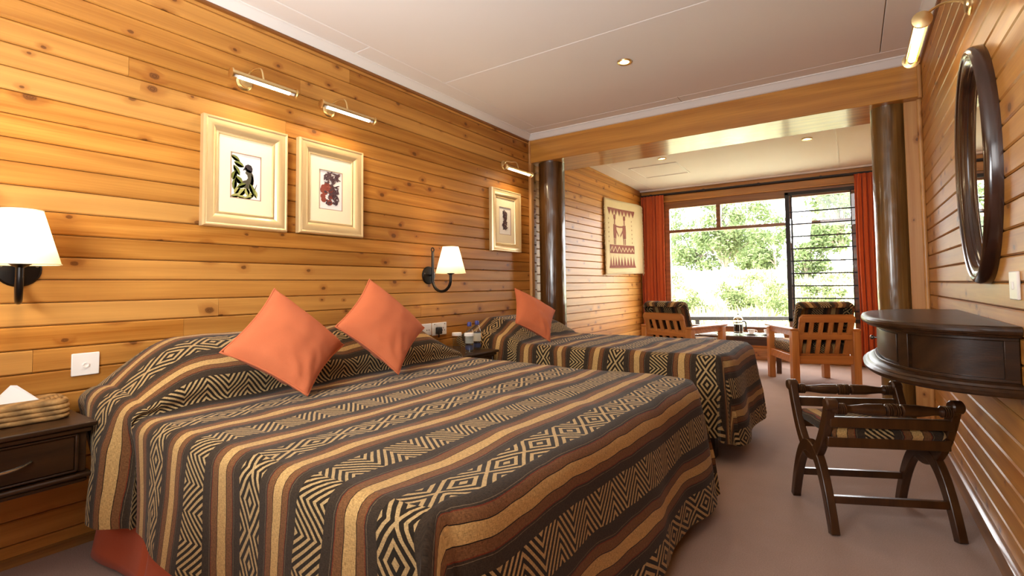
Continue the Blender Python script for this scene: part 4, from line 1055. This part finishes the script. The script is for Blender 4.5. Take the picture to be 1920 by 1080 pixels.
# ------------------------------------------------------------------ armchairs
def armchair(label, loc, rz):
    t = thing('armchair', label, 'armchair', loc, rz, 'slatted easy chairs in the window bay')
    hw, y0, y1 = .27, -.31, .31                      # leg centres; the chair faces +y
    for sx in (-1, 1):
        obj('leg', B().box(sx * hw - .032, sx * hw + .032, y0 - .035, y0 + .035, 0, .548), M['chairwood'], t, bevel=.004)
        obj('leg', B().box(sx * hw - .030, sx * hw + .030, y1 - .034, y1 + .034, 0, .540), M['chairwood'], t, bevel=.004)
        obj('armrest', B().box(sx * hw - .040, sx * hw + .040, y0 - .03, y1 + .06, .548, .570), M['chairwood_x'], t, bevel=.006)
        obj('arm_rail', B().box(sx * hw - .014, sx * hw + .014, y0, y1, .495, .548), M['chairwood_x'], t, bevel=.003)
        obj('side_rail', B().box(sx * hw - .016, sx * hw + .016, y0, y1, .235, .310), M['chairwood_x'], t, bevel=.003)
    obj('back_rail', B().box(-hw, hw, y0 - .014, y0 + .014, .465, .535), M['chairwood_x'], t, bevel=.003)
    obj('front_rail', B().box(-hw, hw, y1 - .014, y1 + .014, .235, .310), M['chairwood_x'], t, bevel=.003)
    obj('rear_rail', B().box(-hw, hw, y0 - .014, y0 + .014, .235, .315), M['chairwood_x'], t, bevel=.003)
    # reclined slatted back: local frame hinged near the seat, leaning backwards over the rail
    T = Matrix.Translation((0, -.215, .27)) @ Matrix.Rotation(radians(21), 4, 'X')
    H = .47
    obj('top_rail', B().prism([(-.245, 0), (.245, 0), (.245, .045), (.220, .075), (-.220, .075), (-.245, .045)], -.02, .005, T @ Matrix.Translation((0, 0, H - .075)) @ AX_Y), M['chairwood_x'], t, bevel=.003)
    obj('lower_rail', B().prism(rect(-.245, .245, 0, .06), -.02, .005, T @ AX_Y), M['chairwood_x'], t, bevel=.003)
    for k in range(6):
        x = -.215 + .43 * k / 5; w_ = .028 if k in (0, 5) else .020
        obj('back_slat', B().box(x - w_, x + w_, -.015, .001, .055, H - .07, T), M['chairwood'], t, bevel=.002)
    for k in range(5):
        x = -.2 + .1 * k; obj('seat_slat', B().box(x - .03, x + .03, y0 + .02, y1 - .015, .298, .312), M['chairwood'], t)
    pad('seat_cushion', -.245, .245, -.24, .34, .313, .415, t, M['chairfab'], .03, dome=.015, uo=.02)
    # back cushion: pad lying in the reclined plane
    pad('back_cushion', -.25, .25, -.505, .02, .004, .115, t, M['chairfab'], .045, dome=.012, loc=(0, -.225, .325), rot=(radians(21 - 90), 0, 0), uo=.02)
    t.children[-1].scale = (1, 1, 1)
    return t
armchair('slatted wooden armchair by the tapestry, seen past the narrow bed', (1.04, 5.60, 0), radians(-17))
armchair('slatted wooden armchair standing behind the stool, back to the room', (2.213, 5.915, 0), radians(25.8))

# ------------------------------------------------------------------ coffee table with a cafetiere and cups
ct = thing('coffee_table', 'low dark coffee table between the two armchairs', 'coffee table', (1.40, 6.48, 0), radians(6))
obj('tabletop', B().box(-.52, .52, -.26, .26, .372, .405), M['tablewood'], ct, bevel=.006)
obj('apron', B().box(-.47, .47, -.215, -.195, .30, .372).box(-.47, .47, .195, .215, .30, .372).box(-.47, -.45, -.2, .2, .30, .372).box(.45, .47, -.2, .2, .30, .372), M['tablewood'], ct)
for sx in (-1, 1):
    for sy in (-1, 1): obj('leg', B().box(sx * .46 - .025, sx * .46 + .025, sy * .205 - .025, sy * .205 + .025, 0, .372), M['tablewood'], ct, bevel=.003)
cp = thing('cafetiere', 'glass cafetiere of black coffee with a chrome frame on the coffee table', 'coffee pot', (1.452, 6.42, .405), radians(-20))
obj('beaker', B().lathe([(0, .016), (.046, .016), (.048, .02), (.048, .170), (.051, .176)], 28, capped=False), M['bottleglass'], cp)
obj('coffee', B().lathe([(0, .018), (.0455, .018), (.0462, .118), (0, .119)], 24), M['coffee'], cp)
for k in range(4):
    a = pi / 4 + pi / 2 * k; obj('frame_strap', B().tube([(.056 * cos(a), .056 * sin(a), 0), (.050 * cos(a), .050 * sin(a), .02), (.0505 * cos(a), .0505 * sin(a), .16)], .0028, 6), M['chrome'], cp)
for z in (.03, .135): obj('frame_ring', B().lathe([(.0495, z), (.0515, z), (.0515, z + .008), (.0495, z + .008)], 28, capped=False), M['chrome'], cp)
ld = obj('lid', B().lathe([(.0515, .170), (.052, .180), (.044, .198), (.022, .210), (0, .213)], 28), M['chrome'], cp, smooth=60)
obj('plunger_knob', B().tube([(0, 0, .21), (0, 0, .232)], .003, 8).lathe([(0, .228), (.008, .232), (.010, .238), (.007, .245), (0, .247)], 14), M['blackplastic'], ld)
obj('handle', B().tube([p for p, _ in arcpts([(.05, 0, .155), (.082, 0, .158), (.094, 0, .13), (.092, 0, .08), (.084, 0, .055)], 20)], .008, 10), M['blackplastic'], cp, smooth=80)
def cup(label, x, y, z=.405):
    sa = thing('saucer', 'white saucer under the ' + label, 'saucer', (x, y, z), 0, None)
    obj('dish', B().lathe([(0, .002), (.04, .002), (.072, .014), (.074, .016), (.04, .006), (0, .005)], 28), M['china'], sa, smooth=60)
    c = thing('teacup', label[0].upper() * 0 + label + ' on the coffee table', 'cup', (x, y, z + .006), 0, None)
    obj('bowl', B().lathe([(0, 0), (.022, 0), (.024, .004), (.036, .022), (.042, .055), (.040, .055), (.034, .024), (.02, .006), (0, .006)], 28), M['china'], c, smooth=60)
    obj('handle', B().tube([p for p, _ in arcpts([(.039, 0, .046), (.058, 0, .046), (.060, 0, .028), (.036, 0, .018)], 14)], .0035, 8), M['china'], c, smooth=80)
cup('white china teacup beside the cafetiere', 1.585, 6.46); cup('white china teacup farther from the cafetiere', 1.75, 6.52)
bk = thing('magazine', 'pale magazine lying on the coffee table by the first armchair', 'magazine', (1.10, 6.36, .405), radians(20))
obj('pages', B().box(-.10, .10, -.14, .14, 0, .008), M['paper'], bk)

# ------------------------------------------------------------------ woven wall hanging
TQ = ((5.865, 2.118), (7.03, 2.158), (5.872, 1.135), (7.10, 1.165))           # top-left, top-right, bottom-left, bottom-right as (y, z)
def tp(u, v, d=0.0):
    y = lerp(lerp(TQ[0][0], TQ[1][0], u), lerp(TQ[2][0], TQ[3][0], u), v); z = lerp(lerp(TQ[0][1], TQ[1][1], u), lerp(TQ[2][1], TQ[3][1], u), v)
    z -= .018 * sstep(.88, 1, u) * (1 - v) ** 3
    x = .016 + .06 * u ** 3 + .008 * sin(u * 9 + v * 2) * v + d
    return (x, y, z)
tp_ = thing('wall_hanging', 'cream and maroon woven wall hanging with two figures', 'wall hanging', (0, 0, 0))
o = obj('cloth', B().grid([[tp(i / 30, j / 24) for j in range(25)] for i in range(31)]), M['tapestry'], tp_, smooth=80); md = o.modifiers.new('thick', 'SOLIDIFY'); md.thickness = .008; md.offset = 0
def patch(b, poly, sub=6, d=.0062):
    """polygon in (u,v) laid on the cloth, cut to thin strips so it follows the weave"""
    b.add([tp(u, v, d) for u, v in poly], [tuple(range(len(poly)))])
def band(b, v0, v1, top, u0, u1, n):
    for k in range(n): patch(b, top(u0 + (u1 - u0) * k / n, u0 + (u1 - u0) * (k + 1) / n, v0, v1))
b = B(); b2 = B(); b3 = B()
N8 = 8
for k in range(N8):
    a, c = .07 + .74 * k / N8, .07 + .74 * (k + 1) / N8; patch(b, [(a, .115), (c, .115), (c, .135), ((a + c) / 2, .215), (a, .135)])
for k in range(9):
    a, c = .10 + .68 * k / 9, .10 + .68 * (k + 1) / 9; patch(b3, [(a, .905), ((a + c) / 2, .755 + (.0 if k % 2 else .012)), (c, .905)])
patch(b3, [(.10, .885), (.78, .885), (.80, .915), (.09, .915)], d=.0060)
for k in range(12):
    a, c = .11 + .66 * k / 12, .11 + .66 * (k + 1) / 12; patch(b2, [(a, .605), (c, .605), (c, .72), (a, .72)])
obj('middle_band', b2, M['maroon'], tp_, smooth=0); obj('lower_teeth', b3, M['maroon'], tp_, smooth=0)
obj('upper_teeth', b, M['maroon'], tp_, smooth=0)
b = B(); z_ = [(.12, .69), (.17, .63), (.21, .695), (.27, .63), (.32, .70), (.38, .63), (.43, .70), (.47, .64), (.51, .695), (.55, .64), (.59, .695), (.63, .64), (.67, .695), (.71, .645), (.75, .69)]
for (a, c), (e, f_) in zip(z_, z_[1:]): patch(b, [(a, c - .009), (e, f_ - .009), (e, f_ + .009), (a, c + .009)], d=.0074)
obj('zigzag', b, M['tapestry'], tp_, smooth=0)
def figure(uc, flip, label):
    b = B(); s = -1 if flip else 1
    P2 = lambda L: [(uc + s * u, v) for u, v in L]
    patch(b, P2([(-.03, .21), (.0, .195), (.03, .215), (.03, .26), (.0, .275), (-.03, .255)]))
    patch(b, P2([(-.012, .27), (.014, .27), (.014, .33), (-.012, .33)]))
    patch(b, P2([(-.035, .33), (.045, .335), (.050, .42), (.040, .52), (-.035, .515), (-.04, .42)]))
    patch(b, P2([(.045, .345), (.15, .35), (.15, .372), (.045, .365)])); patch(b, P2([(.048, .40), (.115, .475), (.11, .50), (.045, .435)]))
    patch(b, P2([(-.028, .52), (-.004, .52), (-.002, .60), (-.024, .60)]), d=.0058); patch(b, P2([(.012, .52), (.034, .52), (.032, .60), (.014, .60)]), d=.0058)
    obj('figure', b, M['maroon'], tp_, smooth=0)
figure(.26, False, 'a'); figure(.53, True, 'b')
b = B()
for k in range(6): patch(b, [(.09, .25 + k * .06), (.10, .265 + k * .06), (.09, .28 + k * .06), (.082, .265 + k * .06)]); patch(b, [(.72, .25 + k * .06), (.73, .265 + k * .06), (.72, .28 + k * .06), (.712, .265 + k * .06)])
sm_ = obj('side_marks', b, M['maroon'], tp_, smooth=0); sm_['kind'] = 'stuff'
b = B(); rs = random.Random(4)
for e in (0, 1):
    for k in range(70):
        v = (k + .5) / 70; p = Vector(tp(e, v, .004)); s = -1 if e == 0 else 1
        b.tube([p, p + Vector((rs.uniform(-.004, .008), s * rs.uniform(.010, .022), -rs.uniform(.0, .012))), p + Vector((rs.uniform(-.004, .010), s * rs.uniform(.014, .03), -rs.uniform(.008, .028)))], [.006, .005, .003], 4)
for k in range(2): p = Vector(tp(k, 1)); b.tube([p, p + Vector((.004, .004 - .008 * k, -.03))], [.007, .004], 5)
fo = obj('fringe', b, M['fringe'], tp_); fo['kind'] = 'stuff'
